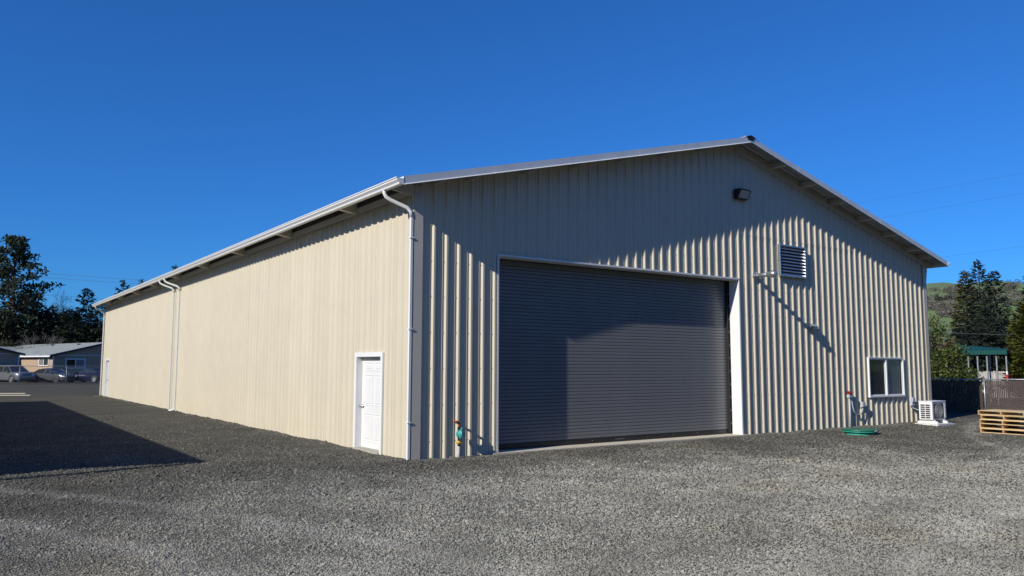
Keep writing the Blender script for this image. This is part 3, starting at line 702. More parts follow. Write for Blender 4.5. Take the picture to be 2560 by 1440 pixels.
# heat pump
t = thing('heat_pump', 'white outdoor heat pump unit on a pad at the gable corner', 'heat pump', (19.15, -.66, 0), 0)
hw, hd_, z0, z1 = .44, .22, .155, .735
MB().box(-hw, -hd_, z0, hw, hd_, z1).build('cabinet', white, t, .012)
MB().box(-hw-.012, -hd_-.012, z1+.0005, hw+.012, hd_+.012, z1+.03).build('lid', white, t, .006)
MB().box(-hw-.10, -hd_-.22, -.06, hw+.14, hd_+.12, .035).build('pad', concw, t)
for x in (-.36, .27): MB().extrude([(-.34, .036), (.34, .036), (.30, .11), (.24, .11), (.22, .154), (-.22, .154), (-.24, .11), (-.30, .11)], lambda q: (x, q[0], q[1]), lambda q: (x+.10, q[0], q[1])).build('mounting_foot', white, t, .006)
MB().box(-hw+.06, -hd_-.012, z0+.04, hw-.16, -hd_-.0005, z1-.04).build('fan_guard', mat('guard_shade', (.09, .09, .095), .5), t)
gr_ = MB()
for r in (.05, .09, .13, .17, .21, .245):
    pts = [(-.05+r*math.cos(a), -hd_-.018, .445+r*math.sin(a)) for a in np.linspace(0, 2*math.pi, 25)]
    gr_.tube(pts, .0045, 4, cap=False)
for k in range(12): gr_.bar((-.05+.05*math.cos(k*math.pi/6), -hd_-.018, .445+.05*math.sin(k*math.pi/6)), (-.05+.245*math.cos(k*math.pi/6), -hd_-.018, .445+.245*math.sin(k*math.pi/6)), .006, .006)
stuff(gr_.build('fan_grille', mat('grille_grey', (.35, .36, .37), .5), t))
cg = MB().box(-hw-.006, -hd_+.055, z0+.05, -hw-.0005, hd_-.055, z1-.06).build('coil_panel', blackm, t)
g2 = MB()
for k in range(8): g2.box(-hw-.022, -hd_+.04, z0+.03+k*.067, -hw-.0065, hd_-.04, z0+.05+k*.067)
for k in range(3): g2.box(-hw-.020, -hd_+.045+k*.165, z0+.03, -hw-.0085, -hd_+.065+k*.165, z1-.07)
stuff(g2.build('coil_grid', white, t))
MB().box(hw-.12, -hd_-.014, z0+.06, hw-.02, -hd_-.0005, z1-.05).build('service_cover', white, t)
MB().tube([(hw-.06, -hd_-.03, z1-.09), (hw-.06, -hd_-.03, z1-.2)], .01, 6).build('sticker_handle', mat('blue_label', (.03, .12, .35), .5), t)

# septic riser lid
t = thing('septic_lid', 'round green plastic tank lid standing proud of the gravel by the gable', 'tank lid', (13.6, -1.40, 0))
MB().lathe([(.40, -.05), (.40, .045), (.385, .05)], n=36).build('riser', greenl2, t)
MB().lathe([(.46, .052), (.475, .056), (.475, .076), (.46, .08)], n=36).build('lower_ring', greenl2, t)
MB().lathe([(.47, .0825), (.485, .086), (.485, .120), (.47, .130), (.42, .137), (.0, .146)], n=36).build('lid', greenl, t)
lb = MB()
for k in range(6): lb.lathe([(.013, .13), (.013, .146), (0, .148)], (.445*math.cos(k*1.047+.4), .445*math.sin(k*1.047+.4), 0), 'z', 8)
lb.build('lid_bolt', chrome, t)
MB().add([(-.06, -.478, .090), (.06, -.478, .090), (.06, -.478, .118), (-.06, -.478, .118), (-.06, -.489, .090), (.06, -.489, .090), (.06, -.489, .118), (-.06, -.489, .118)], [(4, 5, 6, 7), (0, 1, 5, 4), (3, 7, 6, 2), (0, 4, 7, 3), (1, 2, 6, 5)]).build('sticker', mat('white_sticker', (.8, .8, .78), .5), t)

# ================================================================== pallets
PLB = MB().box(-.045, 0, 0, .045, 1.22, .018).mesh('deck_board', pallw)
PST = MB().box(0, -.019, 0, 1.02, .019, .089).mesh('stringer', pallb)
def pallet(loc, rz, label, bent=False):
    t = thing('pallet', label, 'pallet', loc, rz, 'stacked wooden pallets')
    for k in range(3):
        o = link('stringer', PST, t); o.location = (0, .02+k*.59, .018)
    for k in range(4):
        if bent and k == 0: continue
        o = link('bottom_board', PLB, t); o.location = (.05+k*.306, 0, -.0005); 
    for k in range(8):
        o = link('deck_board', PLB, t); o.location = (.05+k*.131, 0, .1075); o.rotation_euler.z = random.uniform(-.006, .006)
    return t
labs = ['wooden pallet at the bottom of the stack, lying on the gravel', 'wooden pallet second from the ground in the stack', 'wooden pallet in the middle of the stack',
        'wooden pallet second from the top of the stack', 'wooden pallet on top of the stack, bright deck boards showing']
for k in range(5):
    dx, dy, dr = [(0, 0, 0), (.03, .02, .012), (-.02, .0, -.01), (.02, -.03, .015), (.0, .04, -.006)][k]
    pallet((16.60+dx, -4.50+dy, .022+k*.1262), dr, labs[k])

# ================================================================== fences on the right
def slat_fence(a, b, h, label, post_ends):
    a = Vector(a); b = Vector(b); d = b-a; n = d.length; rz = math.atan2(d.y, d.x)
    t = thing('chain_link_fence', label, 'fence', a, rz)
    sm_ = MB(); x = .03
    while x < n-.03:
        j = random.uniform(-.006, .006); sm_.box(x, -.006+j*.3, .03, x+.052, .006+j*.3, h-.05+j); x += .0635
    stuff(sm_.build('privacy_slat', slatb, t))
    wm = MB(); s_ = .075
    for sg in (1, -1):
        x = -h
        while x < n+h:
            x0, z0_ = x, 0.0
            pts = []
            xa, xb = (x, x+h) if sg > 0 else (x+h, x)
            # clip to the panel
            f0, f1 = 0., 1.
            lo, hi = (0-xa)/(xb-xa), (n-xa)/(xb-xa); f0 = max(f0, min(lo, hi)); f1 = min(f1, max(lo, hi))
            if f1-f0 > .02:
                p = lambda f: Vector((xa+(xb-xa)*f, -.011*sg, .02+(h-.05)*f)); wm.bar(p(f0), p(f1), .0045, .0045, Vector((0, 1, 0)))
            x += s_*1.35
    stuff(wm.build('wire_mesh', wirem, t))
    MB().tube([(0, 0, h), (n, 0, h)], .021, 8).build('top_rail', postm, t)
    for x in [q for q in np.arange(0, n+.01, 2.6)] if post_ends else []:
        p = MB().tube([(x, -.03, -.1), (x, -.03, h+.04)], .030, 10).build('post', postm, t)
        MB().lathe([(.034, h+.035), (.034, h+.05), (.02, h+.075), (0, h+.08)], (x, -.03, 0), 'z', 10).build('post_cap', postm, p)
P0 = gat(2457, 32.0); PA = gat(2290, 34.4); PB_ = gat(2760, 30.4)
slat_fence(P0, PB_, 1.40, 'sunlit chain link fence with brown slats behind the pallet stack', True)
slat_fence(PA, P0-(P0-PA).normalized()*.08, 1.38, 'shaded chain link fence with dark slats next to the warehouse corner', False)

# wooden board fence further back
t0_, t1_ = gat(2443, 49), gat(2700, 48.0); d = t1_-t0_; n = d.length
t = thing('board_fence', 'weathered grey board fence behind the slatted chain link', 'fence', t0_, math.atan2(d.y, d.x))
bd = MB().extrude([(.0, 0), (.135, 0), (.135, 1.58), (.105, 1.63), (.03, 1.63), (0, 1.58)], lambda q: (q[0], -.01, q[1]), lambda q: (q[0], .01, q[1])).mesh('board', woodf)
x = 0
while x < n:
    o = link('board', bd, t); o.location = (x, random.uniform(-.004, .004), random.uniform(-.02, .02)); x += .142
MB().box(0, .012, .35, n, .05, .44).build('rail', woodf, t); MB().box(0, .012, 1.1, n, .05, 1.19).build('rail', woodf, t)

# carport
e0, e1 = gat(2421, 41), gat(2516, 39.6); d = e1-e0; n = d.length; rz = math.atan2(d.y, d.x); zt = 2.72
t = thing('carport', 'green metal roofed carport on thin grey posts beyond the board fence', 'carport', e0, rz)
dep_ = 2.8; rise = .34; off = -.85
rp, _ = profile(-.2, n+.1)
mb = MB()
for (xa, oa), (xb, ob_) in zip(rp[:-1], rp[1:]):
    rz_a, rz_b = zt+rise*(1-.7*max(xa, 0)/n), zt+rise*(1-.7*max(xb, 0)/n)
    for (y0, z0, s0, y1, z1, s1) in ((-.15, zt, 0, dep_/2, None, off), (dep_/2, None, off, dep_, zt, off)):
        q = [(xa+s0*(1-.5*xa/n), y0, (z0 or rz_a)+oa*.6), (xb+s0*(1-.5*xb/n), y0, (z0 or rz_b)+ob_*.6), (xb+s1*(1-.5*xb/n), y1, (z1 or rz_b)+ob_*.6), (xa+s1*(1-.5*xa/n), y1, (z1 or rz_a)+oa*.6)]
        mb.add(q+[(p[0], p[1], p[2]-.02) for p in q], [(0, 1, 2, 3), (7, 6, 5, 4)])
mb.build('roof', ctop, t)
MB().box(-.2, -.18, zt-.20, n+.1, -.155, zt+.012).build('fascia', ctop, t)
for k in range(5):
    p = MB().box(k*n/4-.03, -.03, 0, k*n/4+.03, .03, zt-.02).build('post', postm, t)
    MB().bar((k*n/4, 0, zt-.45), (k*n/4, .25, zt-.04), .03, .03).build('brace', postm, p)
    if k == 4:
        MB().box(n-.036, -.036, 1.52, n+.036, .036, 1.68).build('white_band', white, p); MB().box(n-.05, -.05, 1.28, n+.05, .05, 1.50).build('red_band', mat('red_reflector', (.45, .03, .04), .4), p)
for k in range(3): MB().box(k*n/2-.03, dep_-.2, 0, k*n/2+.03, dep_-.14, zt).build('rear_post', postm, t)

# ================================================================== vegetation
def leafmat(name, c1, c2, sc=1.2, tr=.25):
    M = bpy.data.materials.new(name); M.use_nodes = True; N = M.node_tree.nodes; Lk = M.node_tree.links
    b = N['Principled BSDF']; b.inputs['Roughness'].default_value = .6; b.inputs['Specular IOR Level'].default_value = .25
    tc = N.new('ShaderNodeTexCoord'); n = N.new('ShaderNodeTexNoise'); n.inputs['Scale'].default_value = sc; n.inputs['Detail'].default_value = 6; Lk.new(tc.outputs['Object'], n.inputs['Vector'])
    cr = N.new('ShaderNodeValToRGB'); cr.color_ramp.elements[0].position = .35; cr.color_ramp.elements[1].position = .68
    cr.color_ramp.elements[0].color = (*c1, 1); cr.color_ramp.elements[1].color = (*c2, 1); Lk.new(n.outputs['Fac'], cr.inputs[0]); Lk.new(cr.outputs[0], b.inputs['Base Color'])
    t = N.new('ShaderNodeBsdfTranslucent'); Lk.new(cr.outputs[0], t.inputs[0]); mx_ = N.new('ShaderNodeMixShader'); mx_.inputs[0].default_value = tr
    Lk.new(b.outputs[0], mx_.inputs[1]); Lk.new(t.outputs[0], mx_.inputs[2]); Lk.new(mx_.outputs[0], N['Material Output'].inputs[0]); return M
bark = mat('bark', (.055, .045, .036), .9, 0, .3, 6, .4, 20)
barkg = mat('grey_bark', (.13, .12, .11), .9, 0, .25, 6)
def leaves_from(P, D, Nn, ln, wd):
    """P centre roots, D direction, Nn side vectors; diamond leaves"""
    D = D/np.linalg.norm(D, axis=1, keepdims=True); S_ = np.cross(D, Nn); S_ /= np.linalg.norm(S_, axis=1, keepdims=True)+1e-9
    ln = ln[:, None]; wd = wd[:, None]
    V = np.stack([P, P+D*ln*.45+S_*wd, P+D*ln, P+D*ln*.45-S_*wd], 1).reshape(-1, 3)
    F = np.arange(len(V)).reshape(-1, 4); return V, F
def rvec(g, n): v = g.normal(size=(n, 3)); return v/np.linalg.norm(v, axis=1, keepdims=True)
def conifer(loc, Ht, Rd, label, m, seed, cat='tree', name='conifer_tree', group=None, z0=.06, power=.9, droop=.35, nb=110, per=46, size=.30, asym=0., tips=0., flat=.4, jit=.25):
    g = np.random.default_rng(seed); t = thing(name, label, cat, loc, g.random()*6, group)
    Vs, Fs, o = [], [], 0; tr = MB(); tr.tube([(0, 0, -.2), (0, 0, Ht*.5), (0, 0, Ht)], [Ht*.017, Ht*.009, .012], 7)
    for i in range(nb):
        f = ((i+g.random())/nb); f = z0+(1-z0)*f
        a = i*2.399+g.normal()*.3; l = Rd*(1-f)**power*(1-jit+2*jit*g.random())*(1+asym*math.cos(a))+.12*Rd*.4
        h = Ht*f; up = .25 if f > .8 else -droop*.3
        n = max(6, int(per*(l/Rd)**1.1+5))
        s = g.random(n)**.7
        br = np.stack([np.cos(a)*s*l, np.sin(a)*s*l, h+up*s*l-droop*l*s*s*.55+tips*l*s**3], 1)
        dirb = np.array([np.cos(a), np.sin(a), up-droop*.6]); side = np.array([-np.sin(a), np.cos(a), 0])
        wsp = (1-s)*.30+.10
        lat = g.normal(size=n)*wsp*l*.55
        P = br+side*lat[:, None]+np.stack([g.normal(size=n)*.03*l, g.normal(size=n)*.03*l, -np.abs(lat)*.25+g.normal(size=n)*flat*.14*l**.5], 1)
        D = dirb[None]*(.9+.4*g.random((n, 1)))+side[None]*np.sign(lat)[:, None]*.8*g.random((n, 1))+g.normal(size=(n, 3))*.28+np.array([0, 0, -.12])
        Nn = np.tile([0, 0, 1.], (n, 1))+g.normal(size=(n, 3))*.5
        V, F = leaves_from(P, D, Nn, size*(.7+.7*g.random(n)), size*.22*(.7+.6*g.random(n)))
        Vs.append(V); Fs.append(F+o); o += len(V)
        tr.tube([(0, 0, h), tuple(br[s.argmax()])], [.012+.02*(1-f)*Ht/10, .006], 3, cap=False)
    n = 26; P = np.stack([g.normal(size=n)*.05, g.normal(size=n)*.05, Ht*(1-.07*g.random(n))], 1); D = g.normal(size=(n, 3))*.5+[0, 0, .7]
    V, F = leaves_from(P, D, rvec(g, n), size*.9*np.ones(n), size*.15*np.ones(n)); Vs.append(V); Fs.append(F+o)
    link('crown', np_mesh('crown', np.concatenate(Vs), np.concatenate(Fs), m), t); tr.build('trunk', bark, t); return t
def clumps(t, centers, radii, m, g, per, size, name='crown', flatten=.8, up=.3):
    Vs, Fs, o = [], [], 0
    for c, r in zip(centers, radii):
        n = int(per*(r**2)); d = rvec(g, n); rr = r*(.55+.5*g.random(n))[:, None]
        P = np.asarray(c)+d*rr*np.array([1, 1, flatten]); D = d*.7+rvec(g, n)*.8+np.array([0, 0, up])
        V, F = leaves_from(P, D, d+rvec(g, n)*.6, size*(.6+.8*g.random(n)), size*.3*(.7+.6*g.random(n))); Vs.append(V); Fs.append(F+o); o += len(V)
    return link(name, np_mesh(name, np.concatenate(Vs), np.concatenate(Fs), m), t)
def broad(loc, label, m, seed, Ht, Rx, Ry, n=26, per=60, size=.3, base=.0, cat='tree', name='broadleaf_tree', r0=.28, trunk=True, group=None, shape=1., rz=0.):
    g = np.random.default_rng(seed); t = thing(name, label, cat, loc, rz, group); cs, rs = [], []
    for i in range(n):
        while True:
            p = g.uniform(-1, 1, 3)
            if np.linalg.norm(p) < 1: break
        p = p/np.linalg.norm(p)*np.linalg.norm(p)**.5
        zc = (p[2]*.5+.5); k = (1-zc**shape*.0)
        cs.append((p[0]*Rx*.8*k, p[1]*Ry*.8*k, base+(Ht-base)*(.08+.86*zc))); rs.append(min(Rx, Ry, Ht/2)*r0*(1.4 if i < n//2 else .9)*g.uniform(.75, 1.25))
    clumps(t, cs, rs, m, g, per, size)
    if trunk:
        tr = MB(); tr.tube([(0, 0, -.2), (.05, 0, Ht*.3), (0, .05, Ht*.75)], [Ht*.02, Ht*.014, Ht*.004], 7)
        for c in cs[::2]: tr.tube([(0, 0, base+(c[2]-base)*.35+.1), (c[0]*.5, c[1]*.5, c[2]*.75), c], [Ht*.008, Ht*.005, .01], 4, cap=False)
        tr.build('trunk', bark, t)
    return t
def bare(loc, label, seed, Ht, spread=.5, m=barkg, levels=5, group=None, cat='tree', name='bare_tree', th=.02, tw=0, stems=1):
    g = np.random.default_rng(seed); t = thing(name, label, cat, loc, 0, group); tr, cr_ = MB(), MB()
    def rec(p, d, l, r, k):
        q = p+d*l*.55+Vector(g.normal(size=3)*l*.05); e = q+(d+Vector(g.normal(size=3)*.15)).normalized()*l*.45
        (tr if k == 0 else cr_).tube([p, q, e], [r, r*.85, r*.7], 5 if k < 2 else 3, cap=False)
        if k >= levels: return
        for j in range(3 if k else 4):
            f = g.uniform(.45, 1) if j else 1.; b = p+(e-p)*f
            nd = (d+Vector(g.normal(size=3))*spread+Vector((0, 0, .12))).normalized(); rec(b, nd, l*g.uniform(.6, .82), max(r*.55, .013 if Ht > 9 else .008), k+1)
    for s_ in range(stems):
        d0 = Vector((g.normal()*.25*(stems > 1), g.normal()*.25*(stems > 1), 1)).normalized(); rec(Vector((g.normal()*.3*(stems > 1), g.normal()*.3*(stems > 1), -.1)), d0, Ht*.33, Ht*th, 0)
    cr_.build('crown', m, t); tr.build('trunk', m, t); return t

m_dark = leafmat('dark_needles', (.010, .016, .010), (.026, .036, .022), .9)
m_pine = leafmat('pine_needles', (.018, .030, .016), (.045, .060, .030), 1.1)
m_spruce = leafmat('blue_spruce_needles', (.015, .027, .019), (.052, .068, .045), 1.5)
m_gold = leafmat('golden_cypress_needles', (.050, .055, .012), (.13, .115, .028), 1.6)
m_laurel = leafmat('laurel_leaves', (.035, .055, .012), (.13, .16, .036), 1.8)
m_yel = leafmat('yellow_green_cedar', (.060, .075, .012), (.17, .17, .028), 2.0)
m_redl = leafmat('reddish_leaves', (.09, .035, .015), (.17, .085, .04), 3)
m_olive = leafmat('olive_leaves', (.05, .052, .02), (.11, .11, .045), 1.5)
m_dry = leafmat('dry_brush', (.11, .09, .06), (.20, .165, .115), 2.)
brush = mat('brown_twigs', (.14, .105, .07), .9, 0, .3, 4)

# --- right side
def hp(u, v, dep): p = at(u, v, dep); return p.z
def ground_pt(u, dep): return gat(u, dep)
D1 = 37.5
t = broad(ground_pt(2312, D1+.5), 'tall green laurel against the far side of the warehouse corner', m_laurel, 41, 4.4, 1.3, 1.3, 26, 480, .15, cat='shrub', name='laurel_shrub', r0=.34)
t = broad(ground_pt(2375, D1), 'rounded green laurel behind the dark slatted fence', m_laurel, 42, 3.0, 1.15, 1.1, 24, 480, .15, cat='shrub', name='laurel_shrub', r0=.36)
t = broad(ground_pt(2422, D1-.3), 'lower green laurel reaching the fence corner post', m_laurel, 43, 2.0, .85, .8, 18, 520, .14, cat='shrub', name='laurel_shrub', r0=.42)
t = broad(ground_pt(2334, D1+3), 'reddish leafed shrub above the laurel by the warehouse edge', m_redl, 44, 4.9, .75, .8, 16, 260, .14, base=2.2, cat='shrub', name='red_shrub')
conifer(ground_pt(2424, 66), 9.9, 2.1, 'golden green cypress standing taller than its yellowish neighbours', m_gold, 51, name='cypress_tree', nb=170, per=80, size=.30, droop=.05, power=.85, z0=.03, jit=.12)
conifer(ground_pt(2459, 60), 10.0, 3.2, 'tall dark spruce with a spiky top, highest tree against the hills', m_spruce, 52, name='spruce_tree', nb=150, per=105, size=.26, droop=.2, tips=.35, power=1.1, jit=.30)
conifer(ground_pt(2496, 57), 8.8, 3.3, 'broad dark spruce with a bare double leader', m_spruce, 53, name='spruce_tree', nb=150, per=110, size=.26, droop=.2, tips=.35, power=1.1, jit=.30)
conifer(ground_pt(2440, 55), 4.6, 3.0, 'low wide young spruce behind the green carport roof', m_spruce, 54, name='spruce_tree', nb=90, per=100, size=.28, droop=.2, tips=.3, power=.6)
conifer(ground_pt(2500, 55), 4.2, 2.6, 'dark spruce filling the gap behind the carport posts', m_spruce, 56, name='spruce_tree', nb=90, per=100, size=.28, droop=.2, tips=.3, power=.6)
conifer(ground_pt(2586, 40), 5.2, 1.4, 'yellow green cedar cut off by the picture edge beside the carport', m_yel, 57, name='cedar_tree', nb=170, per=85, size=.22, droop=-.5, power=.45, z0=.02, jit=.15)
conifer(ground_pt(2590, 66), 9.8, 2.6, 'dark fir branch tips peeking in above the yellow cedar', m_spruce, 58, name='fir_tree', nb=90, per=70, size=.34, droop=.25, tips=.3)
bare(ground_pt(2392, 60), 'brown leafless shrub between the laurel and the golden cypress', 61, 4.6, .45, brush, 5, name='bare_shrub', cat='shrub', stems=4, th=.010)
bare(ground_pt(2364, 75), 'pale leafless shrub low on the skyline beside the red leaves', 62, 5.4, .5, barkg, 5, name='bare_shrub', cat='shrub', stems=4, th=.010)
broad(ground_pt(2376, 90), 'dry brown thicket in front of the green pasture', m_dry, 63, 5.0, 3.4, 2, 24, 40, .4, cat='thicket', name='thicket', r0=.4)

# woods on the hills: grey-brown leafless scrub and hedgerows that read as a mass
def hill_woods():
    g = np.random.default_rng(5); Vs, Fs, o = [], [], 0
    spots = []
    for (u0, u1, v0, v1, n) in ((2318, 2345, 726, 730, 8), (2362, 2412, 720, 736, 34), (2312, 2440, 751, 752, 36), (2312, 2400, 764, 778, 46), (2350, 2395, 782, 796, 26),
                                (2515, 2545, 716, 726, 20), (2525, 2700, 737, 738, 40), (2525, 2700, 745, 746, 40), (2520, 2700, 756, 768, 50), (2520, 2560, 706, 708, 5), (2420, 2520, 722, 750, 30),
                                (1500, 2300, 740, 780, 120), (2600, 3400, 745, 790, 200)):
        for _ in range(n): spots.append((g.uniform(u0, u1), g.uniform(v0, v1)))
    for u, v in spots:
        p = hill_point(u, v)
        if p is None: continue
        r = g.uniform(1.3, 3.2); n = 46; d = rvec(g, n); P = np.array(p)+np.array([0, 0, r*.6])+d*r*(.5+.5*g.random((n, 1)))*[1.2, 1.2, .75]
        V, F = leaves_from(P, d+rvec(g, n)*.8, rvec(g, n), r*.5*np.ones(n), r*.16*np.ones(n)); Vs.append(V); Fs.append(F+o); o += len(V)
    M = leafmat('leafless_woods', (.095, .085, .075), (.16, .15, .125), .03, .1)
    stuff(link('hillside_woods', np_mesh('hillside_woods', np.concatenate(Vs), np.concatenate(Fs), M)))
hill_woods()
p = hill_point(2344, 757)
if p is not None: broad(p, 'lone dark round tree on the green hillside', m_dark, 71, 6.5, 1.9, 1.9, 20, 16, .9, base=1)
p = hill_point(2536, 727)
if p is not None: broad(p, 'dark tree on the hill beside the broad spruce', m_dark, 72, 4.5, 2.4, 2.4, 16, 12, .9, base=.5)

# --- left side, behind the houses
def pine(loc, Ht, Rd, label, seed, m, z0=.3, nb=70, sz=.42, per=11):
    g = np.random.default_rng(seed); t = thing('pine_tree', label, 'tree', loc, 0); tr = MB(); tr.tube([(0, 0, -.2), (.15, 0, Ht*.4), (-.05, .1, Ht*.75), (0, 0, Ht)], [Ht*.019, Ht*.014, Ht*.007, .02], 8)
    cs, rs = [], []
    for i in range(nb):
        f = z0+(1-z0)*((i+g.random())/nb); a = i*2.399+g.normal()*.4
        env = Rd*min(1, ((1-f)/.45)**.65)*(.75+.25*min(1, (f-z0)/.12+.3)); l = env*g.uniform(.55, 1.08)
        h = Ht*f; e = Vector((math.cos(a)*l, math.sin(a)*l, h+l*g.uniform(.02, .30)))
        mid = Vector((math.cos(a)*l*.5, math.sin(a)*l*.5, h+l*.02)); tr.tube([(0, 0, h-.2), mid, e], [.05+.07*(1-f), .04, .015], 4, cap=False)
        for s in np.linspace(.38, 1, 5):
            c = mid.lerp(e, (s-.5)*2) if s > .5 else Vector((0, 0, h)).lerp(mid, s*2)
            cs.append(tuple(c+Vector(g.normal(size=3)*[.38, .38, .16]))); rs.append(g.uniform(.34, .58)*(Rd/5))
    clumps(t, cs, rs, m, g, per*6, sz, flatten=.5, up=.5); tr.build('trunk', bark, t); return t
pine(ground_pt(22, 104), 18.6, 6.0, 'tall spreading pine with open branches above the parked cars', 81, m_pine, z0=.36, nb=60)
DL = 112
broad(ground_pt(75, DL-6), 'broad near-black evergreen behind the grey shingled roof', m_dark, 82, 10.6, 4.4, 3, 34, 52, .5, r0=.42)
broad(ground_pt(-10, DL-7), 'dark evergreen shrubbery at the foot of the tall pine', m_dark, 83, 8.4, 4.0, 3, 30, 46, .5, r0=.42)
broad(ground_pt(5, DL-12), 'olive green bush at the picture edge over the dark gabled house', m_olive, 84, 5.2, 1.5, 1.4, 16, 110, .35, cat='bush', name='olive_bush', r0=.4)
conifer(ground_pt(208, DL), 12.6, 3.6, 'pointed conifer standing next to the far end of the warehouse', m_pine, 85, nb=110, per=60, size=.5, droop=.3, tips=.3, power=.75)
conifer(ground_pt(246, DL-6), 10.2, 3.4, 'dark conifer half hidden by the far warehouse corner', m_dark, 86, nb=110, per=60, size=.5, droop=.3, power=.55)
conifer(ground_pt(172, DL-8), 9.0, 3.0, 'shadowy low conifer between the bare trees and the roof', m_dark, 92, nb=90, per=50, size=.5, droop=.3, power=.5)
bare(ground_pt(160, DL-3), 'grey leafless tree between the black evergreen and the pointed conifer', 87, 12.2, .42, barkg, 6, th=.012)
bare(ground_pt(128, DL-4), 'leafless tree with fine brown twigs over the dark evergreen', 88, 11.8, .45, brush, 6, th=.012)
bare(ground_pt(90, DL-14), 'leafless shrub with pale crossing branches before the dark evergreen', 89, 7.5, .55, barkg, 6, name='bare_tree', th=.010)
broad(ground_pt(142, DL+5), 'dark rounded evergreen filling in behind the leafless trees', m_dark, 93, 9.6, 4.2, 3, 32, 52, .5, r0=.42)
for (u, v, dp_, rd, sd, lb) in ((300, 701, 118, 3.2, 90, 'conifer top showing above the gutter, first past the roof end'), (346, 700, 124, 3.4, 91, 'rounder conifer top just above the long gutter'), (372, 702, 122, 3.3, 95, 'conifer crown barely clearing the gutter beside a rounder one'), (430, 664, 116, 2.6, 94, 'lone tree tip poking over the gutter nearest the downspouts')):
    p = ground_pt(u, dp_); conifer(p, hp(u, v, dp_), rd, lb, m_pine, sd, nb=80, per=60, size=.55, droop=.3, tips=.3, power=.8)

# ================================================================== houses on the left
HR = R(17)
shing = mat('grey_shingle', (.20, .225, .22), .9, 0, scale=1.4, col2=(.29, .31, .30), bump=.3, bscale=12)
sid = mat('beige_siding', (.42, .30, .205), .7, 0, .04, 3)
tr_w = mat('white_house_trim', (.78, .79, .80), .5, 0, .02, 3)
darktrim = mat('dark_fascia', (.03, .03, .034), .6)
def house(loc, rz, hw, length, he, rise, label, lit_windows, gable_windows, eave=.45, skip_wall_from=None):
    """local x across the gable (0..2*hw), y back along the eaves"""
    t = thing('house', label, 'house', loc, rz)
    Wd = 2*hw; g = MB()
    # gable walls and eave walls
    th = .12
    g.extrude([(0, 0), (Wd, 0), (Wd, he), (hw, he+rise), (0, he)], lambda q: (q[0], 0, q[1]), lambda q: (q[0], th, q[1]))
    g.extrude([(0, 0), (Wd, 0), (Wd, he), (hw, he+rise), (0, he)], lambda q: (q[0], length-th, q[1]), lambda q: (q[0], length, q[1]))
    L0 = skip_wall_from or length
    g.box(0, th, 0, th, L0-th, he); g.box(Wd-th, th, 0, Wd, length-th, he)
    g.build('wall', sid, t)
    n = 22; ov = .35; s_ = rise/hw
    for sx in (0, 1):
        rf = MB()
        for k in range(n):            # shingle courses stepped down the slope
            a, b = k/n, (k+1)/n
            xa, za = hw-(hw+eave)*a, he+rise+.14-(hw+eave)*a*s_
            xb, zb = hw-(hw+eave)*b-.02, he+rise+.14-(hw+eave)*b*s_
            f = (lambda x: x) if sx == 0 else (lambda x: Wd-x)
            q = [(f(xa), za-.004), (f(xb), zb+.014), (f(xb), zb-.11), (f(xa), za-.12)]
            rf.extrude(q, lambda p: (p[0], -ov, p[1]), lambda p: (p[0], length+ov, p[1]))
        r_ = rf.build('roof', shing, t)
    # barge boards and gutter
    bb = MB()
    for f in ((lambda x: x), (lambda x: Wd-x)):
        for y in (-ov-.03, length+ov+.002):
            q = [(f(hw), he+rise+.11), (f(-eave), he+.11-eave*s_), (f(-eave), he-.07-eave*s_), (f(hw), he+rise-.07)]
            bb.extrude(q, lambda p: (p[0], y, p[1]), lambda p: (p[0], y+.028, p[1]))
    bb.build('barge_board', darktrim, t)
    MB().box(-eave-.10, -ov, he-.10-eave*s_, -eave-.002, length+ov, he+.03-eave*s_).build('gutter', tr_w, t)
    MB().box(-.03, -.03, 0, .11, -.002, he).build('corner_board', tr_w, t); MB().box(Wd-.11, -.03, 0, Wd+.03, -.002, he).build('corner_board', tr_w, t)
    MB().box(.112, -.02, he-.03, Wd-.112, -.002, he+.03).build('gable_band', tr_w, t)
    gv = MB()
    x = .4
    while x < Wd-.3: gv.box(x, -.012, .3, x+.025, -.001, he-.04); x += .4
    stuff(gv.build('siding_batten', sid, t))
    def window(ax, c, wd, z0, z1):
        P = (lambda a, o, z: (c-wd/2+a, -o, z)) if ax == 'g' else (lambda a, o, z: (-o, c-wd/2+a, z))
        def bx(mb, a0, a1, o0, o1, zz0, zz1):
            p, q = P(a0, o0, zz0), P(a1, o1, zz1); mb.box(min(p[0], q[0]), min(p[1], q[1]), zz0, max(p[0], q[0]), max(p[1], q[1]), zz1)
        fr = MB(); bx(fr, -.12, 0, .001, .06, z0-.12, z1+.12); bx(fr, wd, wd+.12, .001, .06, z0-.12, z1+.12); bx(fr, .0005, wd-.0005, .001, .06, z1, z1+.12); bx(fr, .0005, wd-.0005, .001, .06, z0-.12, z0); bx(fr, wd/2-.04, wd/2+.04, .001, .055, z0+.0005, z1-.0005)
        f = fr.build('window', tr_w, t); pn = MB(); bx(pn, 0, wd/2-.041, .001, .02, z0+.0005, z1-.0005); pn.build('pane', glass, f); pn = MB(); bx(pn, wd/2+.041, wd, .001, .02, z0+.0005, z1-.0005); pn.build('pane', mat('curtained_glass', (.20, .21, .22), .15), f)
    for a in lit_windows: window('e', *a)
    for a in gable_windows: window('g', *a)
    return t
hb = at(133, 886, 86); hb.z = 0
HB = house(hb, HR, 5.7, 24, 2.90, 1.42, 'beige house with a grey shingled roof and a sunlit side window beyond the parked cars', [(2.2, 2.3, 1.80, 2.62)], [(2.35, 1.9, 1.55, 2.42)], .42)
for yv, zz in ((6, 3.9), (9, 4.0)):
    pass
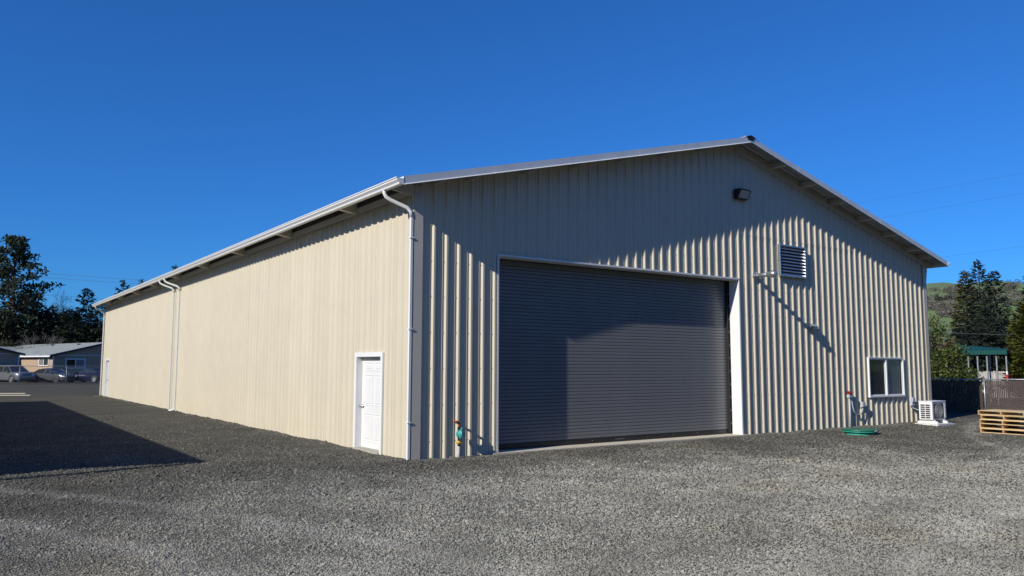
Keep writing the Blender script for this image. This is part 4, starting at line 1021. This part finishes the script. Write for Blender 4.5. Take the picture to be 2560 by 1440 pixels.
for k, yy in enumerate((4.5, 11.5)):
    xx = 4.6; s_ = 1.42/5.7; z = 2.9+1.42+.14-(5.7-xx)*s_
    MB().extrude([(-.16, 0), (.16, .07), (.16, .12), (-.16, .13)], lambda q: (xx+q[0], yy-.18, z+q[1]), lambda q: (xx+q[0], yy+.18, z+q[1])).build('roof_vent', blackm, HB)
# entry porch in the side of that house
for yy in (8.7, 10.4):
    MB().box(-1.35, yy, 0, -1.2, yy+.15, 2.52).build('porch_post', tr_w, HB)
MB().box(-1.7, 8.4, 2.53, -.02, 11.8, 2.75).build('porch_roof', darktrim, HB)
MB().box(-.04, 8.4, .05, -.004, 11.8, 2.5).build('porch_recess_shade', darktrim, HB)  # dark sheet standing in for the shade inside the porch recess
# small cross gable
cg = MB(); cy0, cy1, cw = 14.5, 19.5, 2.5
cg.extrude([(cy0-.3, 2.92), (cy1+.3, 2.92), ((cy0+cy1)/2, 4.05)], lambda q: (-1.2, q[0], q[1]), lambda q: (3.2, q[0], q[1])).build('cross_gable', shing, HB)
MB().extrude([(cy0, 2.8), (cy1, 2.8), ((cy0+cy1)/2, 3.8)], lambda q: (-1.24, q[0], q[1]), lambda q: (-1.205, q[0], q[1])).build('cross_gable_face', mat('cream_siding', (.62, .57, .42), .7), HB)
ha = at(49, 880, 82); ha.z = 0
Rz = HR; Wd = 9.0
ha2 = ha - Vector((math.cos(Rz), math.sin(Rz), 0))*Wd
HA = house(ha2, Rz, Wd/2, 12, 2.95, 1.1, 'house whose shaded blank gable end stands behind the silver off-roader', [], [], .42)

# ================================================================== parked cars
def car(label, loc, rz, paint, kind, rims, plate=True):
    """local: front towards +x, ground z = 0, centred"""
    suv = kind == 'suv'
    Ln, Wc, Hc = (4.82, 1.94, 1.76) if suv else (4.75, 1.82, 1.45)
    t = thing('parked_car', label, 'car', loc, rz, 'cars parked beyond the chain link fence')
    hl = Ln/2; hw = Wc/2
    # lower body: stations along the length (x, bottom z, shoulder z, half width)
    if suv: st = [(-hl, .45, .95, .80), (-hl+.06, .32, 1.08, .90), (-hl+.5, .28, 1.12, .95), (-.6, .26, 1.10, .97), (.75, .26, 1.09, .97), (hl-1.0, .28, 1.07, .96), (hl-.35, .30, 1.02, .93), (hl-.08, .34, .96, .85), (hl, .42, .80, .76)]
    else: st = [(-hl, .42, .86, .70), (-hl+.08, .28, .99, .82), (-hl+.6, .22, 1.02, .89), (-.7, .20, .98, .91), (.6, .20, .95, .91), (hl-1.0, .20, .90, .90), (hl-.4, .22, .80, .86), (hl-.10, .26, .70, .76), (hl, .36, .58, .62)]
    V, Fs = [], []
    for x, zb, zs, wd in st:
        zm = zb+(zs-zb)*.55
        ring = [(-wd*.90, zb), (-wd*.985, zb+.09), (-wd, zm), (-wd*.97, zs-.06), (-wd*.90, zs), (-wd*.45, zs+.035), (0, zs+.045), (wd*.45, zs+.035), (wd*.90, zs), (wd*.97, zs-.06), (wd, zm), (wd*.985, zb+.09), (wd*.90, zb)]
        V += [(x, y, z) for y, z in ring]
    n = 13
    for i in range(len(st)-1):
        for k in range(n): Fs.append((i*n+k, (i+1)*n+k, (i+1)*n+(k+1) % n, i*n+(k+1) % n))
    Fs += [tuple(range(n)), tuple(reversed([(len(st)-1)*n+k for k in range(n)]))]
    bm = MB(); bm.add(V, [tuple(reversed(f)) for f in Fs], True); bo = bm.build('body', paint, t)
    es = bo.modifiers.new('edge', 'EDGE_SPLIT'); es.split_angle = R(38)
    # greenhouse
    zb = 1.06 if suv else .95
    if suv: roof = [(-hl+.35, zb), (-hl+.55, 1.66), (-.3, Hc-.02), (.35, Hc-.04), (1.30, zb+.02)]
    else: roof = [(-hl+.55, zb+.02), (-hl+1.25, 1.36), (-.35, Hc-.01), (.2, Hc-.03), (1.28, zb-.03)]
    wb, wt = hw*.90, hw*.70
    def sect(x, z): 
        f = (z-zb)/(Hc-zb); return wb+(wt-wb)*max(0, min(1, f))
    g = MB(); V = []
    for x, z in roof: s_ = sect(x, z); V += [(x, -s_, z), (x, s_, z)]
    # glass volume
    outline = [(x, z) for x, z in roof]
    g.add([(x, -sect(x, z), z) for x, z in outline]+[(x, sect(x, z), z) for x, z in outline], [tuple(range(5)), tuple(reversed(range(5, 10)))]+[(k, k+5, (k+1) % 5+5, (k+1) % 5) for k in range(5)])
    g.build('windows', glass, t)
    # painted roof skin and pillars, proud of the glass
    rp_ = MB(); a, b, c = roof[1], roof[2], roof[3]
    V = []
    for x, z, dz in ((a[0]-.05, a[1]-.02, .02), (a[0]+.2, a[1]+.035 if not suv else a[1]+.05, .02), (b[0], b[1]+.02, .02), (c[0], c[1]+.022, .02), (c[0]+.10, c[1]-.03, .02)):
        s_ = wt+.02; V += [(x, -s_, z-.03), (x, -s_*.85, z+.015), (x, 0, z+.03), (x, s_*.85, z+.015), (x, s_, z-.03)]
    Fr = [(i*5+k, i*5+k+1, (i+1)*5+k+1, (i+1)*5+k) for i in range(4) for k in range(4)]
    rp_.add(V, [tuple(reversed(f)) for f in Fr], True)
    for sy in (-1, 1):
        pw = .075
        for (p, q) in ((roof[3], roof[4]), (roof[1], roof[0])):
            rp_.bar((p[0], sy*(sect(*p)), p[1]), (q[0], sy*(sect(*q)+.005), q[1]-.02), pw, .06)
        for x in (-.25, ) + ((-1.25,) if suv else ()):
            rp_.bar((x, sy*(wt+.012), Hc-.06), (x-.02, sy*(wb+.012), zb-.02), .02, .09, Vector((1, 0, 0)))
    rp_.build('roof', paint, t)
    lowm = mat('black_plastic', (.02, .02, .022), .6)
    MB().box(hl-.25, -hw*.72, .20, hl-.015, hw*.72, .36 if not suv else .42).build('bumper', lowm, t)
    MB().box(-hl+.02, -hw*.74, .22, -hl+.25, hw*.74, .40).build('bumper', lowm, t)
    rw = .37 if suv else .325; wbx = (1.42, -1.48) if suv else (1.42, -1.36)
    wmesh = MB().lathe([(.0, -.10), (rw*.60, -.10), (rw*.64, -.115), (rw*.95, -.105), (rw, -.08), (rw, .08), (rw*.95, .105), (rw*.64, .115), (rw*.6, .10), (0, .10)], (0, 0, 0), 'y', 20).mesh('wheel', tyre)
    rm = MB()
    for k in range(5):
        a = k*1.2566
        rm.bar((0, -.118, 0), (rw*.56*math.cos(a), -.118, rw*.56*math.sin(a)), .07, .02, Vector((0, 1, 0)))
    rm.tube([(rw*.58*math.cos(a), -.117, rw*.58*math.sin(a)) for a in np.linspace(0, 2*math.pi, 19)], .02, 5, cap=False); rm.lathe([(.06, -.10), (.06, -.125), (0, -.13)], (0, 0, 0), 'y', 10)
    rmm = rm.mesh('rim', rims)
    ar = MB().lathe([(rw*1.20, 0), (rw*1.20, -.012), (rw*1.0, -.014)], (0, 0, 0), 'y', 22).mesh('wheel_arch', lowm)
    for x in wbx:
        for sy in (-1, 1):
            o = link('wheel', wmesh, t); o.location = (x, sy*(hw-.085), rw); o.rotation_euler.z = 0 if sy < 0 else math.pi
            link('rim', rmm, o)
            a_ = link('wheel_arch', ar, t); a_.location = (x, sy*(hw-.012)*1.0, rw+.02); a_.rotation_euler.z = 0 if sy < 0 else math.pi
    hlm = mat('headlight_glass', (.62, .64, .66), .12); tlm = mat('tail_lamp', (.32, .01, .018), .2)
    for sy in (-1, 1):
        zc = .86 if suv else .66
        MB().add([(hl-.44, sy*hw*.955, zc+.08), (hl-.10, sy*hw*.86, zc+.05), (hl+.008, sy*hw*.60, zc+.03), (hl+.012, sy*hw*.60, zc-.07), (hl-.06, sy*hw*.86, zc-.06), (hl-.36, sy*hw*.97, zc-.02), (hl-.3, sy*hw*.6, zc)],
                 [(0, 1, 4, 5), (1, 2, 3, 4), (0, 5, 6), (0, 6, 1), (1, 6, 2), (2, 6, 3), (3, 6, 4), (4, 6, 5)]).build('headlight', hlm, t)
        zc = .98 if suv else .86
        MB().add([(-hl+.32, sy*hw*.95, zc+.06), (-hl+.02, sy*hw*.90, zc+.08), (-hl-.012, sy*hw*.48, zc+.06), (-hl-.012, sy*hw*.48, zc-.06), (-hl+.0, sy*hw*.90, zc-.08), (-hl+.28, sy*hw*.965, zc-.04), (-hl+.3, sy*hw*.5, zc)],
                 [(0, 1, 4, 5), (1, 2, 3, 4), (0, 5, 6), (0, 6, 1), (1, 6, 2), (2, 6, 3), (3, 6, 4), (4, 6, 5)]).build('tail_light', tlm, t)
        MB().lathe([(0, -.11), (.07, -.09), (.085, 0), (.07, .09), (0, .11)], (.78, sy*(hw+.06), zb+.06), 'y', 10).build('mirror', paint, t)
        MB().lathe([(.05, 0), (.05, .03), (0, .035)], (hl-.10, sy*hw*.72, .46 if not suv else .52), 'x', 10).build('fog_lamp', hlm, t)
    if suv:
        gr = MB()
        for k in range(7): gr.box(hl-.03, -.40+k*.117, .72, hl+.012, -.40+k*.117+.065, .92)
        gr.build('grille', lowm, t)
    else: MB().box(hl-.10, -.46, .46, hl+.004, .46, .62).build('grille', lowm, t)
    if plate: MB().box(-hl-.02, -.26, .66, -hl-.004, .26, .80).build('licence_plate', tr_w, t)
    return t
silver = mat('silver_car_paint', (.27, .285, .31), .25, .6, .02, 4); gpaint = mat('grey_car_paint', (.13, .14, .15), .25, .6, .02, 4); blue = mat('navy_car_paint', (.008, .012, .042), .22, .3, .02, 4)
def heading(deg_img): return deg_img
cx = gat(34, 80); car('silver off-roader with slotted grille facing the chain link fence', (cx.x, cx.y, .02), R(-62), silver, 'suv', rimm)
cx = gat(135, 81.5); car('grey saloon with dark wheels parked nose towards the fence', (cx.x, cx.y, .02), R(-52), gpaint, 'sedan', rimd)
cx = gat(226, 82.5); car('dark blue saloon with its tail towards the warehouse end', (cx.x, cx.y, .02), R(132), blue, 'sedan', rimm)

# chain link fence in front of the cars
fa, fb = gat(-260, 75.5), gat(330, 77.5); d = fb-fa; n = d.length
t = thing('chain_link_fence', 'thin see-through chain link fence in front of the parked cars', 'fence', fa, math.atan2(d.y, d.x))
MB().tube([(0, 0, 1.72), (n, 0, 1.72)], .028, 6).build('top_rail', wirem, t); MB().tube([(0, 0, .10), (n, 0, .10)], .012, 6).build('tension_wire', wirem, t)
pu = [-238, -125, -35, 44, 157, 262]
for u in pu:
    q = gat(u, 76); x = (q-fa).dot(d.normalized()); MB().tube([(x, 0, -.1), (x, 0, 1.76)], .035, 8).build('post', wirem, t)
wm = MB(); h = 1.66
for sg in (1, -1):
    x = -h
    while x < n:
        xa, xb = (x, x+h) if sg > 0 else (x+h, x); f0, f1 = 0., 1.; lo, hi = (0-xa)/(xb-xa), (n-xa)/(xb-xa); f0 = max(f0, min(lo, hi)); f1 = min(f1, max(lo, hi))
        if f1-f0 > .02: wm.bar((xa+(xb-xa)*f0, .004*sg, .06+h*f0), (xa+(xb-xa)*f1, .004*sg, .06+h*f1), .0022, .0022, Vector((0, 1, 0)))
        x += .16
stuff(wm.build('wire_mesh', wirem, t))
MB().box(0, -.06, -.02, n, .06, .10).build('mow_strip', mat('dark_timber', (.03, .028, .026), .9), t)

# two pale timbers on the gravel
tim = mat('pale_timber', (.48, .44, .34), .8, 0, .12, 5)
for (y0, y1, lb) in ((46.0, 45.2, 'pale timber beam lying on the gravel, farther of two'), (42.4, 41.55, 'pale timber beam lying on the gravel, nearer of two')):
    a = Vector((-11, y0+3.2, .0)); b_ = Vector((-3.55, y1, .0)); d = b_-a
    o = MB().box(0, -.09, 0, d.length, .09, .06).build('timber_beam', tim, None, .01); o.location = (a.x, a.y, .005); o.rotation_euler.z = math.atan2(d.y, d.x); tag(o, lb, 'beam', 'timber beams on the gravel')

# ================================================================== open shed beside the lot (its shadow falls across the gravel)
hE = 3.4; ex = -3.42-hE*4.55/2.62; ey0 = 2.2-hE/2.62; ey1 = 32.98-hE/2.62
t = thing('shed', 'metal shed standing opposite the long wall, casting the big shadow', 'shed', (ex, ey0, 0))
shw = 8.0; slp = .19; LnS = ey1-ey0
xs = -.5; 
q = [(xs, 0), (xs, hE-.25), (-shw/2, hE-.25+slp*(shw/2)), (-shw+.5, hE-.25), (-shw+.5, 0)]
MB().extrude(q, lambda p: (p[0], .5, p[1]), lambda p: (p[0], LnS-.5, p[1])).build('wall', mat('grey_shed_metal', (.35, .36, .36), .5, .2, .05, 2), t)
for f, nm in ((lambda x: x, 'roof'), (lambda x: -shw-x, 'roof')):
    MB().extrude([(f(0), hE), (f(-shw/2), hE+slp*shw/2), (f(-shw/2), hE+slp*shw/2-.1), (f(0), hE-.1)], lambda p: (p[0], 0, p[1]), lambda p: (p[0], LnS, p[1])).build('roof', roofm, t)
MB().box(-.52, 4, 0, -.46, 7.5, 2.9).build('door', white, t)
MB().bar((-.02, -.10, hE-.10), (-shw, -1.35, hE-.10), .16, .18).build('shadow_bar', galv, t)  # added out-of-view bar, placed to cast the thin shadow line
MB().bar((-shw+.1, -1.24, 0), (-shw+.1, -1.24, hE-.1), .1, .1).build('shadow_bar_post', galv, t)  # upright added to carry the shadow-casting bar

# ================================================================== overhead lines
wirek = mat('line_cable', (.045, .05, .06), .6)
def pole(loc, Ht, label):
    t = thing('utility_pole', label, 'utility pole', loc, R(35), 'utility poles'); MB().tube([(0, 0, -.5), (0, 0, Ht)], [.17, .11], 10).build('pole', bark, t)
    MB().box(-1.2, -.06, Ht-.7, 1.2, .06, Ht-.56).build('crossarm', bark, t)
    for x in (-1.1, -.4, .4, 1.1): MB().lathe([(.05, 0), (.06, .08), (.03, .16), (0, .17)], (x, 0, Ht-.56), 'z', 8).build('insulator', greyp, t)
def line(p, q, sag, r, label):
    p, q = Vector(p), Vector(q); pts = []
    for k in range(25):
        f = k/24; v = p.lerp(q, f); v.z -= sag*4*f*(1-f); pts.append(v)
    o = MB().tube(pts, r, 5).build('power_line', wirek); tag(o, label, 'power line', 'overhead lines')
def seg(u0, v0, u1, v1, dep, dep2, label, r, ext0, ext1, sag):
    # carry the visible stretch on to the poles at both ends
    f = lambda s: at(u0+(u1-u0)*s, v0+(v1-v0)*s, dep+(dep2-dep)*s)
    line(f(ext0), f(ext1), sag, r, label)
seg(70, 671, 390, 694, 128, 128, 'upper wire stretched past the tall pine', .020, -2., 3.2, .6)
seg(110, 685, 345, 700.5, 128, 128, 'second wire just below the upper one beside the pine', .020, -3., 4.5, .6)
seg(225, 740.5, 262, 743, 128, 128, 'low wire seen between the pointed conifer and the gutter', .018, -16., 18, .3)
seg(2140, 497, 2555, 425, 85, 70, 'uppermost faint wire over the slope of the roof', .006, -2.2, 2.2, .5)
seg(2195, 535, 2560, 475, 85, 70, 'middle faint wire crossing the sky beyond the roof', .006, -2.6, 2.4, .5)
seg(2350, 632, 2560, 606, 85, 76, 'lowest faint wire just above the spruce tops', .006, -4, 4, .5)
seg(2395, 829, 2530, 834, 47, 45, 'pale cable sagging in front of the spruce', .014, -1.5, 2, .1)
for p_, lb_ in ((at(-560, 640, 128), 'wooden utility pole beyond the tall pine'), (at(1250, 740, 128), 'wooden utility pole standing behind the warehouse'), (at(3450, 330, 42), 'wooden utility pole past the yellow green cedar')):
    pole((p_.x, p_.y, 0), p_.z+.8, lb_)

# ================================================================== out-of-view trees added to block low sky and lower the ambient light
def sky_block_belt():
    g = np.random.default_rng(77)
    pts = [(x+g.normal()*1.5, -46+g.normal()*3, 1) for x in np.arange(-40, 75, 7.0)]+[(-50+g.normal()*3, y+g.normal()*2, 2) for y in np.arange(-36, 80, 8.5)]
    first = None
    for k, (x, y, row) in enumerate(pts):
        lb = 'unseen conifer added opposite the gable to block low sky' if row == 1 else 'unseen conifer added beyond the metal shed to block low sky'
        if first is None:
            first = conifer((x, y, 0), 16, 4.4, lb, m_dark, 301, nb=80, per=60, size=.8, droop=.3, power=.6, group='conifers added out of view'); o = first
        else: o = dup(first, (x, y, 0), g.random()*6, lb)
        sc = g.uniform(.85, 1.2); o.scale = (sc, sc, sc)
sky_block_belt()
